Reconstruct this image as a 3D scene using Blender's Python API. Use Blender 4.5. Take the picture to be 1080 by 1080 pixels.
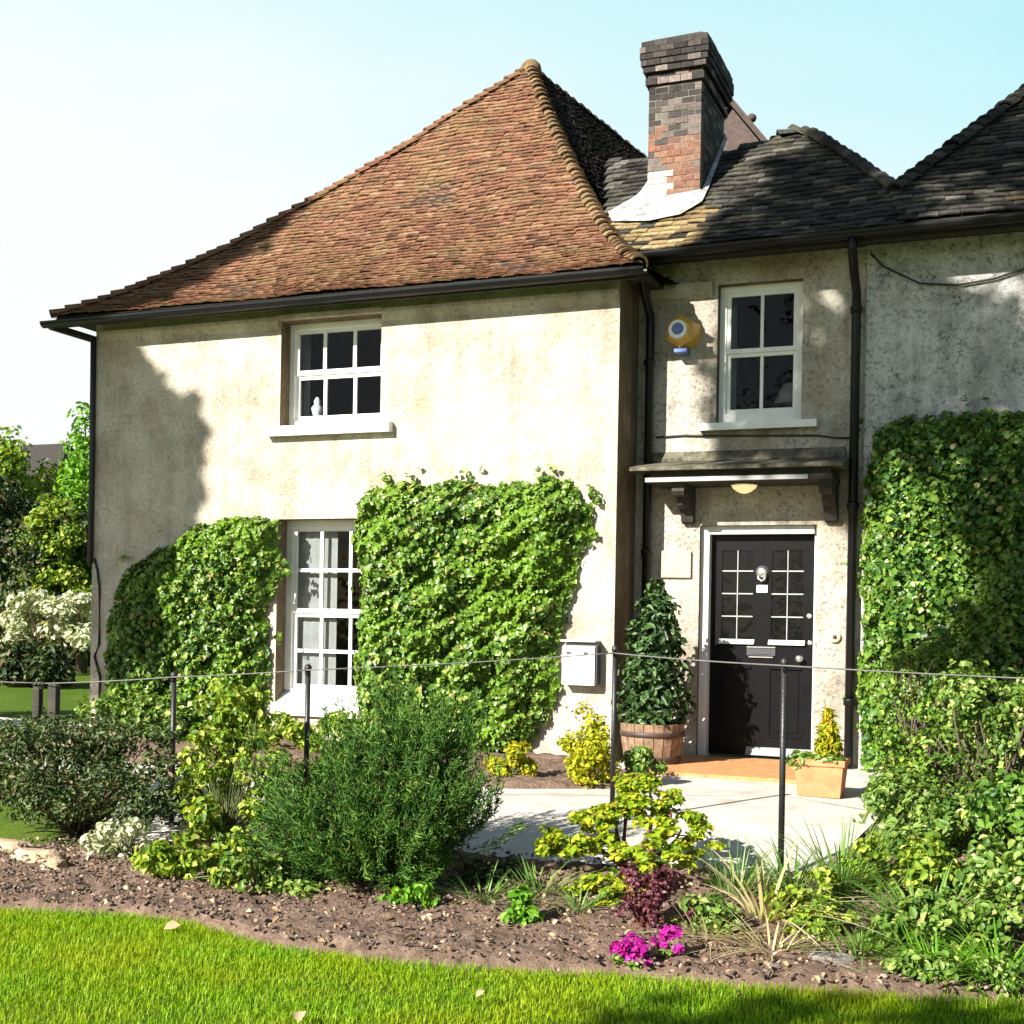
import bpy, math, random
import numpy as np
from mathutils import Vector, Matrix

for o in list(bpy.data.objects):
    bpy.data.objects.remove(o)
scene = bpy.context.scene
col = scene.collection
rad = math.radians

# ------------------------------------------------------------------ camera
TH, ROLL, F = rad(21.9), .018, 1340.0
cam_d = bpy.data.cameras.new('camera')
cam = bpy.data.objects.new('camera', cam_d)
col.objects.link(cam)
fw = Vector((-math.sin(TH), math.cos(TH), 0))
rt = Vector((math.cos(TH), math.sin(TH), 0))
up = Vector((0, 0, 1))
cr, sr = math.cos(ROLL), math.sin(ROLL)
cx = rt * cr + up * sr
cy = up * cr - rt * sr
cz = -fw
cam.matrix_world = Matrix(((cx.x, cy.x, cz.x, 3.367), (cx.y, cy.y, cz.y, -10.816),
                           (cx.z, cy.z, cz.z, 1.22), (0, 0, 0, 1)))
cam_d.sensor_width = 36
cam_d.lens = 36 * F / 1080
cam_d.shift_y = 110 / 1080
cam_d.clip_end = 2000
cam_d.clip_start = .05
scene.camera = cam

# ------------------------------------------------------------------ light
AZ, EL = rad(25), rad(29.5)
SUN = Vector((-math.sin(AZ) * math.cos(EL), -math.cos(AZ) * math.cos(EL), math.sin(EL)))
sd = bpy.data.lights.new('sun', 'SUN')
sd.energy = 5.0
sd.angle = rad(.5)
sd.color = (1.0, .955, .87)
so = bpy.data.objects.new('sun', sd)
so.rotation_euler = SUN.to_track_quat('Z', 'Y').to_euler()
so.location = (0, 0, 30)
col.objects.link(so)

world = bpy.data.worlds.new('World')
scene.world = world
world.use_nodes = True
wn, wl = world.node_tree.nodes, world.node_tree.links
wn.clear()
wo = wn.new('ShaderNodeOutputWorld')
bg = wn.new('ShaderNodeBackground')
sky = wn.new('ShaderNodeTexSky')
sky.sky_type = 'NISHITA'
sky.sun_disc = False
sky.sun_elevation = EL
sky.sun_rotation = math.atan2(SUN.x, SUN.y)
sky.air_density = 1.0
sky.dust_density = .5
sky.ozone_density = 1.0
# thin bright haze over the blue: whiter low down and towards the left of the view
wtc = wn.new('ShaderNodeTexCoord')
wsep = wn.new('ShaderNodeSeparateXYZ')
wl.new(wtc.outputs['Generated'], wsep.inputs[0])
wadd = wn.new('ShaderNodeMath'); wadd.operation = 'MULTIPLY_ADD'
wl.new(wsep.outputs['X'], wadd.inputs[0]); wadd.inputs[1].default_value = .35
wl.new(wsep.outputs['Z'], wadd.inputs[2])
wno = wn.new('ShaderNodeTexNoise'); wno.inputs['Scale'].default_value = 2.2; wno.inputs['Detail'].default_value = 5
wmp = wn.new('ShaderNodeMapping'); wmp.inputs['Scale'].default_value = (1, 1, 3.0)
wl.new(wtc.outputs['Generated'], wmp.inputs[0]); wl.new(wmp.outputs[0], wno.inputs['Vector'])
wad2 = wn.new('ShaderNodeMath'); wad2.operation = 'MULTIPLY_ADD'
wl.new(wno.outputs['Fac'], wad2.inputs[0]); wad2.inputs[1].default_value = -.3
wbi = wn.new('ShaderNodeMath'); wbi.operation = 'ADD'; wbi.inputs[1].default_value = .2
wl.new(wadd.outputs[0], wbi.inputs[0]); wl.new(wbi.outputs[0], wad2.inputs[2])
wrp = wn.new('ShaderNodeValToRGB')
wrp.color_ramp.elements[0].position = .17; wrp.color_ramp.elements[0].color = (7.6, 7.9, 7.8, 1)
wrp.color_ramp.elements[1].position = .45; wrp.color_ramp.elements[1].color = (4.05, 6.95, 7.3, 1)
wl.new(wad2.outputs[0], wrp.inputs[0])
wfr = wn.new('ShaderNodeMapRange')
wl.new(wsep.outputs['Z'], wfr.inputs[0])
wfr.inputs[1].default_value = .45; wfr.inputs[2].default_value = .8
wfr.inputs[3].default_value = .96; wfr.inputs[4].default_value = .05
wmx = wn.new('ShaderNodeMix'); wmx.data_type = 'RGBA'
wyr = wn.new('ShaderNodeMapRange')
wl.new(wsep.outputs['Y'], wyr.inputs[0])
wyr.inputs[1].default_value = -.05; wyr.inputs[2].default_value = .5
wyr.inputs[3].default_value = .03; wyr.inputs[4].default_value = 1
wmu = wn.new('ShaderNodeMath'); wmu.operation = 'MULTIPLY'
wl.new(wfr.outputs[0], wmu.inputs[0]); wl.new(wyr.outputs[0], wmu.inputs[1])
wl.new(wmu.outputs[0], wmx.inputs[0]); wl.new(sky.outputs[0], wmx.inputs[6]); wl.new(wrp.outputs[0], wmx.inputs[7])
wl.new(wmx.outputs[2], bg.inputs['Color'])
wl.new(bg.outputs[0], wo.inputs['Surface'])
bg.inputs['Strength'].default_value = .05

scene.view_settings.view_transform = 'Standard'
scene.view_settings.look = 'None'
scene.view_settings.exposure = 1.42
scene.view_settings.gamma = 1.0
scene.view_settings.use_curve_mapping = False
scene.cycles.max_bounces = 7
scene.cycles.transparent_max_bounces = 12
scene.cycles.sample_clamp_indirect = 6

# ------------------------------------------------------------------ materials
M = {}

def node_mat(name):
    m = bpy.data.materials.new(name)
    m.use_nodes = True
    nt = m.node_tree
    b = nt.nodes['Principled BSDF']
    M[name] = m
    return m, nt, b

def coords(nt, scale=(1, 1, 1)):
    tc = nt.nodes.new('ShaderNodeNewGeometry')
    mp = nt.nodes.new('ShaderNodeMapping')
    mp.inputs['Scale'].default_value = scale
    nt.links.new(tc.outputs['Position'], mp.inputs['Vector'])
    return mp.outputs[0]

def noise(nt, vec, scale, detail=4, rough=.6):
    n = nt.nodes.new('ShaderNodeTexNoise')
    n.inputs['Scale'].default_value = scale
    n.inputs['Detail'].default_value = detail
    n.inputs['Roughness'].default_value = rough
    nt.links.new(vec, n.inputs['Vector'])
    return n.outputs['Fac']

def ramp(nt, fac, stops, interp='LINEAR'):
    r = nt.nodes.new('ShaderNodeValToRGB')
    r.color_ramp.interpolation = interp
    els = r.color_ramp.elements
    while len(els) < len(stops):
        els.new(.5)
    for e, (p, c) in zip(els, stops):
        e.position = p
        e.color = (*c, 1) if len(c) == 3 else c
    nt.links.new(fac, r.inputs['Fac'])
    return r.outputs['Color']

def g1(v):
    return (v, v, v)

def mixc(nt, fac, a, b, mode='MIX'):
    m = nt.nodes.new('ShaderNodeMix')
    m.data_type = 'RGBA'
    m.blend_type = mode
    for s, v in ((m.inputs[0], fac), (m.inputs[6], a), (m.inputs[7], b)):
        if isinstance(v, (int, float)):
            s.default_value = v
        elif isinstance(v, tuple):
            s.default_value = (*v, 1)
        else:
            nt.links.new(v, s)
    return m.outputs[2]

def bump(nt, b, h, strength, dist=.02):
    n = nt.nodes.new('ShaderNodeBump')
    n.inputs['Strength'].default_value = strength
    n.inputs['Distance'].default_value = dist
    nt.links.new(h, n.inputs['Height'])
    nt.links.new(n.outputs[0], b.inputs['Normal'])

def simple(name, c, rough=.6, metal=0, var=.25, scale=9, bstr=.15, spec=.5, bscale=60):
    m, nt, b = node_mat(name)
    v = coords(nt)
    f = noise(nt, v, scale, 5)
    d = tuple(x * (1 - var) for x in c)
    e = tuple(min(1, x * (1 + var * .6)) for x in c)
    nt.links.new(ramp(nt, f, [(.3, d), (.7, e)]), b.inputs['Base Color'])
    b.inputs['Roughness'].default_value = rough
    b.inputs['Metallic'].default_value = metal
    b.inputs['Specular IOR Level'].default_value = spec
    if bstr:
        bump(nt, b, noise(nt, v, bscale, 3), bstr, .01)
    return m

def wall_mat(name, base, light, dirt, dirt_lo, dirt_hi, streak=.5, speck=.35, blotch=(.40, .30, .19), blo=.5, bhi=.66):
    """old roughcast lime render: pebbly bump, tan blotches, grey rain streaks, dark pits"""
    m, nt, b = node_mat(name)
    v = coords(nt)
    def mul(x, k):
        q = nt.nodes.new('ShaderNodeMath'); q.operation = 'MULTIPLY'
        nt.links.new(x, q.inputs[0])
        if isinstance(k, float):
            q.inputs[1].default_value = k
        else:
            nt.links.new(k, q.inputs[1])
        return q.outputs[0]
    def add(x, y):
        q = nt.nodes.new('ShaderNodeMath'); q.operation = 'ADD'
        nt.links.new(x, q.inputs[0]); nt.links.new(y, q.inputs[1])
        return q.outputs[0]
    c0 = ramp(nt, noise(nt, v, 2.6, 7, .7), [(.32, base), (.62, light)])
    bl1 = ramp(nt, noise(nt, v, 1.9, 8, .72), [(blo, g1(0)), (bhi, g1(.85))])
    c0 = mixc(nt, bl1, c0, blotch)
    st = noise(nt, coords(nt, (5.5, 5.5, .5)), 1.0, 7, .7)
    bl = noise(nt, v, .9, 8, .72)
    dm = ramp(nt, add(mul(st, float(streak)), mul(bl, float(1 - streak))), [(dirt_lo, g1(0)), (dirt_hi, g1(1))])
    c1 = mixc(nt, dm, c0, dirt)
    peb = noise(nt, v, 27, 6, .85)
    pat = ramp(nt, noise(nt, v, 3.1, 5, .7), [(.35, g1(.35)), (.6, g1(1))])
    sp = ramp(nt, peb, [(.38, g1(1)), (.50, g1(0))])
    c2 = mixc(nt, mul(mul(sp, float(speck)), pat), c1, tuple(x * .35 for x in dirt))
    nt.links.new(c2, b.inputs['Base Color'])
    b.inputs['Roughness'].default_value = .95
    b.inputs['Specular IOR Level'].default_value = .1
    bump(nt, b, add(peb, noise(nt, v, 6, 3)), .9, .035)

wall_mat('cream_render', (.59, .515, .395), (.72, .66, .55), (.27, .225, .175), .48, .68, .35, .6, (.45, .35, .235), .49, .68)
wall_mat('door_wall_render', (.56, .50, .40), (.70, .65, .56), (.2, .18, .15), .47, .66, .4, .8, (.42, .33, .22), .48, .67)
wall_mat('grey_render', (.46, .41, .30), (.58, .53, .42), (.17, .155, .125), .45, .60, .5, .6)
wall_mat('pale_grey_render', (.62, .61, .585), (.78, .77, .75), (.17, .16, .15), .47, .66, .4, .95, (.40, .375, .33), .52, .7)
wall_mat('shaded_render', (.20, .145, .09), (.27, .195, .12), (.10, .075, .05), .45, .65, .5, .4)  # side wall and reveals: their shade is put into this darker brown
simple('white_paint', (.80, .79, .75), .45, var=.08, bstr=.05)
simple('grey_white_paint', (.66, .66, .64), .5, var=.12, bstr=.05)
simple('black_paint', (.006, .006, .007), .4, var=.3, bstr=.05, spec=.3)
simple('door_black', (.004, .004, .0045), .35, var=.3, bstr=.03, spec=.15)
simple('iron_black', (.014, .013, .013), .45, var=.4, bstr=.2)
simple('dark_wood', (.035, .028, .02), .8, var=.5, bstr=.4)
simple('soffit_dark', (.03, .026, .02), .9, var=.4)
simple('underlay', (.02, .016, .013), 1, var=.3)
simple('lead', (.30, .30, .31), .6, var=.3, bstr=.3)
simple('mossy_lead', (.13, .12, .085), .9, var=.7, bstr=.8, scale=14, spec=.2)
simple('cement', (.36, .355, .34), .95, var=.6, bstr=.9, scale=9, bscale=22)
simple('mortar', (.24, .21, .175), 1, var=.3, bstr=.5)
simple('chrome', (.75, .74, .7), .25, metal=.9, var=.1, bstr=0)
simple('brass', (.72, .62, .4), .3, metal=.8, var=.1, bstr=0)
simple('rope_fibre', (.13, .125, .115), .8, var=.2, bstr=.3)
simple('cable_black', (.02, .02, .02), .6, bstr=0)
simple('alarm_yellow', (.62, .34, .05), .35, var=.08, bstr=0)
simple('alarm_blue', (.06, .12, .32), .35, var=.1, bstr=0)
simple('alarm_white', (.78, .8, .84), .4, var=.05, bstr=0)
simple('bar_grey', (.32, .32, .31), .5, var=.2, bstr=0)
simple('box_grey', (.62, .62, .6), .4, metal=.1, var=.06, bstr=0)
simple('box_dark', (.05, .05, .055), .4, var=.1, bstr=0)
simple('plaque_stone', (.47, .39, .27), .9, var=.15, bstr=.4)
simple('terracotta', (.5, .2, .085), .85, var=.25, bstr=.3)
simple('doorstep_tile', (.52, .24, .09), .85, var=.35, bstr=.4, scale=16)
simple('barrel_oak', (.24, .15, .09), .85, var=.5, bstr=.5, scale=14)
simple('barrel_hoop', (.07, .045, .035), .6, metal=.3, var=.4)
simple('sandstone', (.40, .30, .19), .95, var=.45, bstr=.7, scale=8)
simple('grey_stone', (.19, .17, .15), .95, var=.5, bstr=.8, scale=10)
simple('bark', (.10, .07, .05), .95, var=.5, bstr=.8, scale=14)
simple('red_bark', (.14, .05, .03), .8, var=.4, bstr=.4)
simple('stem_green', (.1, .12, .04), .8, var=.4, bstr=.2)
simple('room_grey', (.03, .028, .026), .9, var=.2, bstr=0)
simple('curtain_cloth', (.36, .355, .34), .9, var=.15, bstr=0)
simple('lamp_glass', (.85, .75, .42), .3, var=.05, bstr=0)
simple('brown_brick_far', (.14, .085, .06), .9, var=.4)
simple('far_tile', (.03, .024, .02), .9, var=.4)
simple('pink_red_tile', (.08, .055, .048), .9, var=.35, bstr=.6, scale=18)
M['lamp_glass'].node_tree.nodes['Principled BSDF'].inputs['Emission Color'].default_value = (1, .8, .4, 1)
M['lamp_glass'].node_tree.nodes['Principled BSDF'].inputs['Emission Strength'].default_value = .28

def tile_mat(name, stops, moss=None, moss_lo=.52, moss_hi=.68, rough=.9):
    m, nt, b = node_mat(name)
    gm = nt.nodes.new('ShaderNodeNewGeometry')
    c = ramp(nt, gm.outputs['Random Per Island'], stops)
    v = coords(nt)
    f2 = ramp(nt, noise(nt, v, 30, 4), [(.3, g1(.55)), (.7, g1(1.15))])
    c = mixc(nt, 1.0, c, f2, 'MULTIPLY')
    if moss:
        mk = ramp(nt, noise(nt, v, 1.6, 7, .75), [(moss_lo, g1(0)), (moss_hi, g1(1))])
        c = mixc(nt, mk, c, moss)
    nt.links.new(c, b.inputs['Base Color'])
    b.inputs['Roughness'].default_value = rough
    b.inputs['Specular IOR Level'].default_value = .15
    bump(nt, b, noise(nt, v, 70, 3), .35, .01)

tile_mat('clay_tile', [(0, (.10, .055, .038)), (.1, (.17, .082, .052)), (.5, (.225, .108, .065)),
                       (.9, (.275, .14, .083)), (.98, (.32, .2, .125)), (1, (.10, .065, .045))], (.215, .145, .068), .46, .70)
tile_mat('shaded_tile', [(0, (.012, .010, .009)), (.5, (.026, .019, .016)), (1, (.05, .035, .026))], (.025, .022, .012))  # darkened for the right slope, turned from the sun: shade put into tile colour
tile_mat('slate_tile', [(0, (.022, .02, .018)), (.4, (.045, .042, .037)), (.85, (.075, .07, .06)),
                        (1, (.15, .14, .12))], (.1, .095, .05), .55, .7)
tile_mat('sunlit_moss_tile', [(0, (.16, .11, .06)), (.5, (.28, .2, .1)), (1, (.38, .3, .16))], (.17, .145, .06))
tile_mat('bonnet_tile', [(0, (.09, .055, .03)), (.5, (.18, .115, .06)), (1, (.26, .17, .09))], (.13, .11, .05))
for nm, stops in (('brick_soot', [(0, (.025, .022, .022)), (.6, (.045, .04, .038)), (1, (.085, .07, .065))]),
                  ('brick_worn', [(0, (.13, .11, .10)), (.5, (.19, .15, .135)), (.9, (.23, .175, .155)), (1, (.19, .18, .155))]),
                  ('brick_red', [(0, (.20, .085, .055)), (.5, (.29, .125, .075)), (1, (.33, .19, .13))]),
                  ('brick_lime', [(0, (.58, .54, .47)), (.6, (.70, .66, .59)), (1, (.5, .42, .34))])):
    tile_mat(nm, stops, (.075, .066, .058), .42, .74)

def leaf_mat(name, stops, trans=.3, rough=.42, spec=.4, clump=None):
    m, nt, b = node_mat(name)
    gm = nt.nodes.new('ShaderNodeNewGeometry')
    c = ramp(nt, gm.outputs['Random Per Island'], stops)
    if clump:
        mk = ramp(nt, noise(nt, coords(nt), clump[1], 3), [(.47, g1(0)), (.64, g1(1))])
        c = mixc(nt, mk, c, clump[0])
    nt.links.new(c, b.inputs['Base Color'])
    b.inputs['Roughness'].default_value = rough
    b.inputs['Specular IOR Level'].default_value = spec
    tr = nt.nodes.new('ShaderNodeBsdfTranslucent')
    nt.links.new(mixc(nt, 1.0, c, (1.25, 1.2, .5), 'MULTIPLY'), tr.inputs['Color'])
    mx = nt.nodes.new('ShaderNodeMixShader')
    mx.inputs[0].default_value = trans
    nt.links.new(b.outputs[0], mx.inputs[1])
    nt.links.new(tr.outputs[0], mx.inputs[2])
    out = nt.nodes['Material Output']
    nt.links.new(mx.outputs[0], out.inputs['Surface'])

leaf_mat('ivy_leaf', [(0, (.022, .065, .008)), (.35, (.06, .145, .015)), (.75, (.145, .265, .028)),
                      (.94, (.30, .38, .06)), (1, (.34, .23, .10))], .2, .4, .45, ((.15, .27, .02), 1.9))
leaf_mat('ivy_leaf_dark', [(0, (.018, .06, .009)), (.5, (.06, .15, .018)), (.85, (.14, .26, .03)),
                           (.95, (.3, .38, .06)), (1, (.36, .3, .12))], .18, .4, .4, ((.12, .21, .02), 2.2))
leaf_mat('conifer_leaf', [(0, (.022, .07, .016)), (.45, (.06, .15, .028)), (.85, (.13, .25, .04)),
                          (1, (.22, .27, .05))], .22, .6, .15)
leaf_mat('dull_leaf', [(0, (.025, .05, .016)), (.5, (.06, .1, .025)), (.9, (.13, .17, .055)),
                       (1, (.25, .16, .1))], .2, .5, .3)
leaf_mat('lime_leaf', [(0, (.06, .13, .012)), (.4, (.17, .28, .022)), (.8, (.34, .42, .04)),
                       (1, (.5, .5, .14))], .35, .5, .3)
leaf_mat('acer_leaf', [(0, (.10, .19, .012)), (.4, (.25, .36, .018)), (.8, (.44, .49, .022)),
                       (1, (.5, .36, .05))], .38, .5, .25)
leaf_mat('gold_leaf', [(0, (.14, .21, .012)), (.4, (.34, .38, .015)), (.85, (.52, .48, .02)),
                       (1, (.5, .2, .03))], .35, .5, .25)
leaf_mat('bay_leaf', [(0, (.012, .03, .01)), (.5, (.03, .07, .016)), (.9, (.06, .12, .03)),
                      (1, (.12, .18, .06))], .15, .42, .3)
leaf_mat('mixed_leaf', [(0, (.05, .11, .015)), (.4, (.10, .2, .025)), (.8, (.2, .3, .05)),
                        (.95, (.35, .4, .1)), (1, (.42, .4, .18))], .3, .45, .4)
leaf_mat('bright_leaf', [(0, (.06, .18, .012)), (.5, (.14, .33, .02)), (1, (.26, .45, .04))], .35, .5, .3)
leaf_mat('pale_leaf', [(0, (.3, .34, .2)), (.5, (.5, .52, .34)), (.85, (.66, .66, .48)), (1, (.3, .38, .26))], .25, .5, .3)
leaf_mat('red_leaf', [(0, (.06, .015, .025)), (.5, (.13, .032, .05)), (.85, (.2, .06, .075)), (1, (.28, .17, .14))], .25, .5, .3)
leaf_mat('magenta_petal', [(0, (.26, .008, .17)), (.6, (.45, .015, .3)), (1, (.58, .06, .4))], .3, .5, .2)
leaf_mat('straw_leaf', [(0, (.30, .26, .1)), (.5, (.5, .42, .2)), (1, (.66, .58, .34))], .25, .5, .3)
leaf_mat('sedge_leaf', [(0, (.06, .15, .02)), (.5, (.13, .27, .04)), (1, (.3, .4, .12))], .3, .45, .4)
leaf_mat('hedge_leaf', [(0, (.015, .03, .01)), (.5, (.035, .065, .016)), (.9, (.08, .11, .03)), (1, (.16, .09, .06))], .2, .5, .3)
leaf_mat('grass_blade', [(0, (.09, .22, .004)), (.4, (.17, .35, .005)), (.8, (.28, .46, .008)),
                         (1, (.36, .42, .04))], .4, .5, .2, ((.29, .38, .006), 1.3))
leaf_mat('dead_leaf', [(0, (.2, .12, .06)), (.5, (.36, .27, .15)), (1, (.5, .43, .28))], .1, .7, .2)

def soil_mat():
    m, nt, b = node_mat('soil')
    v = coords(nt)
    c = ramp(nt, noise(nt, v, 14, 7, .7), [(.3, (.085, .055, .04)), (.5, (.2, .135, .1)), (.72, (.36, .26, .19))])
    c = mixc(nt, ramp(nt, noise(nt, v, 1.7, 5), [(.42, g1(0)), (.65, g1(.6))]), c, (.25, .165, .12))
    nt.links.new(c, b.inputs['Base Color'])
    b.inputs['Roughness'].default_value = 1
    b.inputs['Specular IOR Level'].default_value = .1
    bump(nt, b, noise(nt, v, 35, 6, .7), .9, .04)
soil_mat()
m, nt, b = node_mat('chips')
gm = nt.nodes.new('ShaderNodeNewGeometry')
nt.links.new(ramp(nt, gm.outputs['Random Per Island'], [(0, (.04, .028, .02)), (.35, (.11, .07, .05)), (.8, (.2, .135, .095)), (1, (.3, .22, .16))]), b.inputs['Base Color'])
b.inputs['Roughness'].default_value = .95

def lawn_mat():
    m, nt, b = node_mat('lawn_turf')
    v = coords(nt)
    c = ramp(nt, noise(nt, v, 22, 6, .7), [(.3, (.04, .085, .008)), (.55, (.075, .14, .012)), (.75, (.12, .17, .02))])
    c = mixc(nt, ramp(nt, noise(nt, v, .9, 4), [(.45, g1(0)), (.65, g1(.6))]), c, (.13, .165, .02))
    nt.links.new(c, b.inputs['Base Color'])
    b.inputs['Roughness'].default_value = .95
    b.inputs['Specular IOR Level'].default_value = .1
    bump(nt, b, noise(nt, v, 90, 4), .8, .03)
lawn_mat()

def path_mat():
    m, nt, b = node_mat('path_paving')
    v = coords(nt)
    c = ramp(nt, noise(nt, v, 3, 7, .7), [(.3, (.34, .30, .25)), (.5, (.5, .465, .41)), (.75, (.58, .55, .5))])
    c = mixc(nt, ramp(nt, noise(nt, v, 80, 3), [(.3, g1(.5)), (.45, g1(0))]), c, (.3, .26, .2))
    nt.links.new(c, b.inputs['Base Color'])
    b.inputs['Roughness'].default_value = .95
    bump(nt, b, noise(nt, v, 70, 4), .4, .01)
path_mat()

def glass_mat():
    m = bpy.data.materials.new('window_glass'); m.use_nodes = True
    M['window_glass'] = m
    nt = m.node_tree
    nt.nodes.remove(nt.nodes['Principled BSDF'])
    tr = nt.nodes.new('ShaderNodeBsdfTransparent'); tr.inputs[0].default_value = (.72, .75, .76, 1)
    gl = nt.nodes.new('ShaderNodeBsdfGlossy'); gl.inputs['Roughness'].default_value = .02
    fr = nt.nodes.new('ShaderNodeFresnel'); fr.inputs[0].default_value = 1.5
    nz = noise(nt, coords(nt), 4, 2)
    bp = nt.nodes.new('ShaderNodeBump'); bp.inputs['Strength'].default_value = .18
    bp.inputs['Distance'].default_value = .05
    nt.links.new(nz, bp.inputs['Height'])
    nt.links.new(bp.outputs[0], gl.inputs['Normal'])
    mx = nt.nodes.new('ShaderNodeMixShader')
    fm = nt.nodes.new('ShaderNodeMath'); fm.operation = 'MULTIPLY'; fm.inputs[1].default_value = .35
    nt.links.new(fr.outputs[0], fm.inputs[0]); nt.links.new(fm.outputs[0], mx.inputs[0])
    nt.links.new(tr.outputs[0], mx.inputs[1]); nt.links.new(gl.outputs[0], mx.inputs[2])
    nt.links.new(mx.outputs[0], nt.nodes['Material Output'].inputs['Surface'])
glass_mat()

# ------------------------------------------------------------------ helpers
def offset(o):
    v = Vector((0, 0, 0))
    while o is not None:
        v += o.location
        o = o.parent
    return v

def tag(o, label=None, cat=None, group=None, kind=None):
    for k, val in (('label', label), ('category', cat), ('group', group), ('kind', kind)):
        if val:
            o[k] = val
    return o

def thing(name, loc, label, cat, group=None):
    o = bpy.data.objects.new(name, None)
    o.empty_display_size = .1
    o.location = loc
    col.objects.link(o)
    return tag(o, label, cat, group)

def link_mesh(name, me, mats, parent=None, smooth=False, loc=None):
    """me holds world coordinates; they are moved to the parent's frame"""
    if not isinstance(mats, (list, tuple)):
        mats = [mats]
    for mm in mats:
        me.materials.append(M[mm])
    if smooth:
        me.polygons.foreach_set('use_smooth', [True] * len(me.polygons))
    o = bpy.data.objects.new(name, me)
    off = offset(parent) if parent is not None else Vector((0, 0, 0))
    if loc is not None:
        lv = Vector(loc)
        o.location = lv - off
        off = lv
    if off.length > 0:
        me.transform(Matrix.Translation(-off))
    col.objects.link(o)
    if parent is not None:
        o.parent = parent
    return o

class MB:
    def __init__(self):
        self.v, self.f, self.m = [], [], []

    def add(self, vs, fs, mi=0):
        n = len(self.v)
        self.v += [tuple(p) for p in vs]
        self.f += [tuple(i + n for i in f) for f in fs]
        self.m += [mi] * len(fs)

    def box(self, x0, x1, y0, y1, z0, z1, mi=0, bev=0):
        if bev:
            b = bev
            ring = []
            for (z, d) in ((z0, b), (z0 + b, 0), (z1 - b, 0), (z1, b)):
                ring += [(x0 + d, y0 + d, z), (x1 - d, y0 + d, z), (x1 - d, y1 - d, z), (x0 + d, y1 - d, z)]
            fs = [(3, 2, 1, 0), (12, 13, 14, 15)]
            for k in range(3):
                for i in range(4):
                    j = (i + 1) % 4
                    fs.append((k * 4 + i, k * 4 + j, k * 4 + 4 + j, k * 4 + 4 + i))
            self.add(ring, fs, mi)
            return
        vs = [(x0, y0, z0), (x1, y0, z0), (x1, y1, z0), (x0, y1, z0), (x0, y0, z1), (x1, y0, z1), (x1, y1, z1), (x0, y1, z1)]
        self.add(vs, [(3, 2, 1, 0), (4, 5, 6, 7), (0, 1, 5, 4), (1, 2, 6, 5), (2, 3, 7, 6), (3, 0, 4, 7)], mi)

    def tube(self, pts, r, n=8, mi=0, cap=True):
        pts = [Vector(p) for p in pts]
        rs = r if isinstance(r, (list, tuple)) else [r] * len(pts)
        vs, fs = [], []
        for i, p in enumerate(pts):
            d = (pts[min(i + 1, len(pts) - 1)] - pts[max(i - 1, 0)])
            d = d.normalized() if d.length > 1e-9 else Vector((0, 0, 1))
            a = d.cross(Vector((0, 0, 1)))
            if a.length < .05:
                a = d.cross(Vector((0, 1, 0)))
            a.normalize()
            bb = d.cross(a)
            for k in range(n):
                t = 2 * math.pi * k / n
                vs.append(p + (a * math.cos(t) + bb * math.sin(t)) * rs[i])
        for i in range(len(pts) - 1):
            for k in range(n):
                k2 = (k + 1) % n
                fs.append((i * n + k, i * n + k2, (i + 1) * n + k2, (i + 1) * n + k))
        if cap:
            fs.append(tuple(range(n - 1, -1, -1)))
            fs.append(tuple((len(pts) - 1) * n + k for k in range(n)))
        self.add(vs, fs, mi)

    def lathe(self, prof, c, n=20, mi=0, axis='z'):
        """prof list of (r, h)"""
        vs, fs = [], []
        for (r, h) in prof:
            for k in range(n):
                t = 2 * math.pi * k / n
                a, bb = r * math.cos(t), r * math.sin(t)
                if axis == 'z':
                    vs.append((c[0] + a, c[1] + bb, c[2] + h))
                else:
                    vs.append((c[0] + a, c[1] - h, c[2] + bb))
        for i in range(len(prof) - 1):
            for k in range(n):
                k2 = (k + 1) % n
                fs.append((i * n + k, i * n + k2, (i + 1) * n + k2, (i + 1) * n + k))
        fs.append(tuple(range(n - 1, -1, -1)))
        fs.append(tuple((len(prof) - 1) * n + k for k in range(n)))
        self.add(vs, fs, mi)

    def prism(self, poly, y0, y1, mi=0):
        """poly in x,z extruded from y0 to y1"""
        n = len(poly)
        vs = [(x, y0, z) for x, z in poly] + [(x, y1, z) for x, z in poly]
        fs = [tuple(range(n)), tuple(range(2 * n - 1, n - 1, -1))]
        for i in range(n):
            j = (i + 1) % n
            fs.append((i, i + n, j + n, j))
        self.add(vs, fs, mi)

    def prism_x(self, poly, x0, x1, mi=0):
        """poly in y,z extruded from x0 to x1"""
        n = len(poly)
        vs = [(x0, y, z) for y, z in poly] + [(x1, y, z) for y, z in poly]
        fs = [tuple(range(n - 1, -1, -1)), tuple(range(n, 2 * n))]
        for i in range(n):
            j = (i + 1) % n
            fs.append((i, j, j + n, i + n))
        self.add(vs, fs, mi)

    def mesh(self, name):
        me = bpy.data.meshes.new(name)
        me.from_pydata(self.v, [], self.f)
        me.polygons.foreach_set('material_index', self.m)
        me.update()
        return me

    def build(self, name, mats, parent=None, smooth=False, loc=None):
        return link_mesh(name, self.mesh(name), mats, parent, smooth, loc)

def quads_mesh(name, V, Fq):
    """fast mesh from numpy arrays; V (n,3), Fq (m,4)"""
    me = bpy.data.meshes.new(name)
    me.vertices.add(len(V))
    me.vertices.foreach_set('co', np.ascontiguousarray(V, np.float32).ravel())
    k = Fq.shape[1]
    me.loops.add(Fq.size)
    me.loops.foreach_set('vertex_index', np.ascontiguousarray(Fq, np.int32).ravel())
    me.polygons.add(len(Fq))
    me.polygons.foreach_set('loop_start', np.arange(0, Fq.size, k, dtype=np.int32))
    me.polygons.foreach_set('loop_total', np.full(len(Fq), k, np.int32))
    me.update(calc_edges=True)
    me.validate()
    return me

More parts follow.
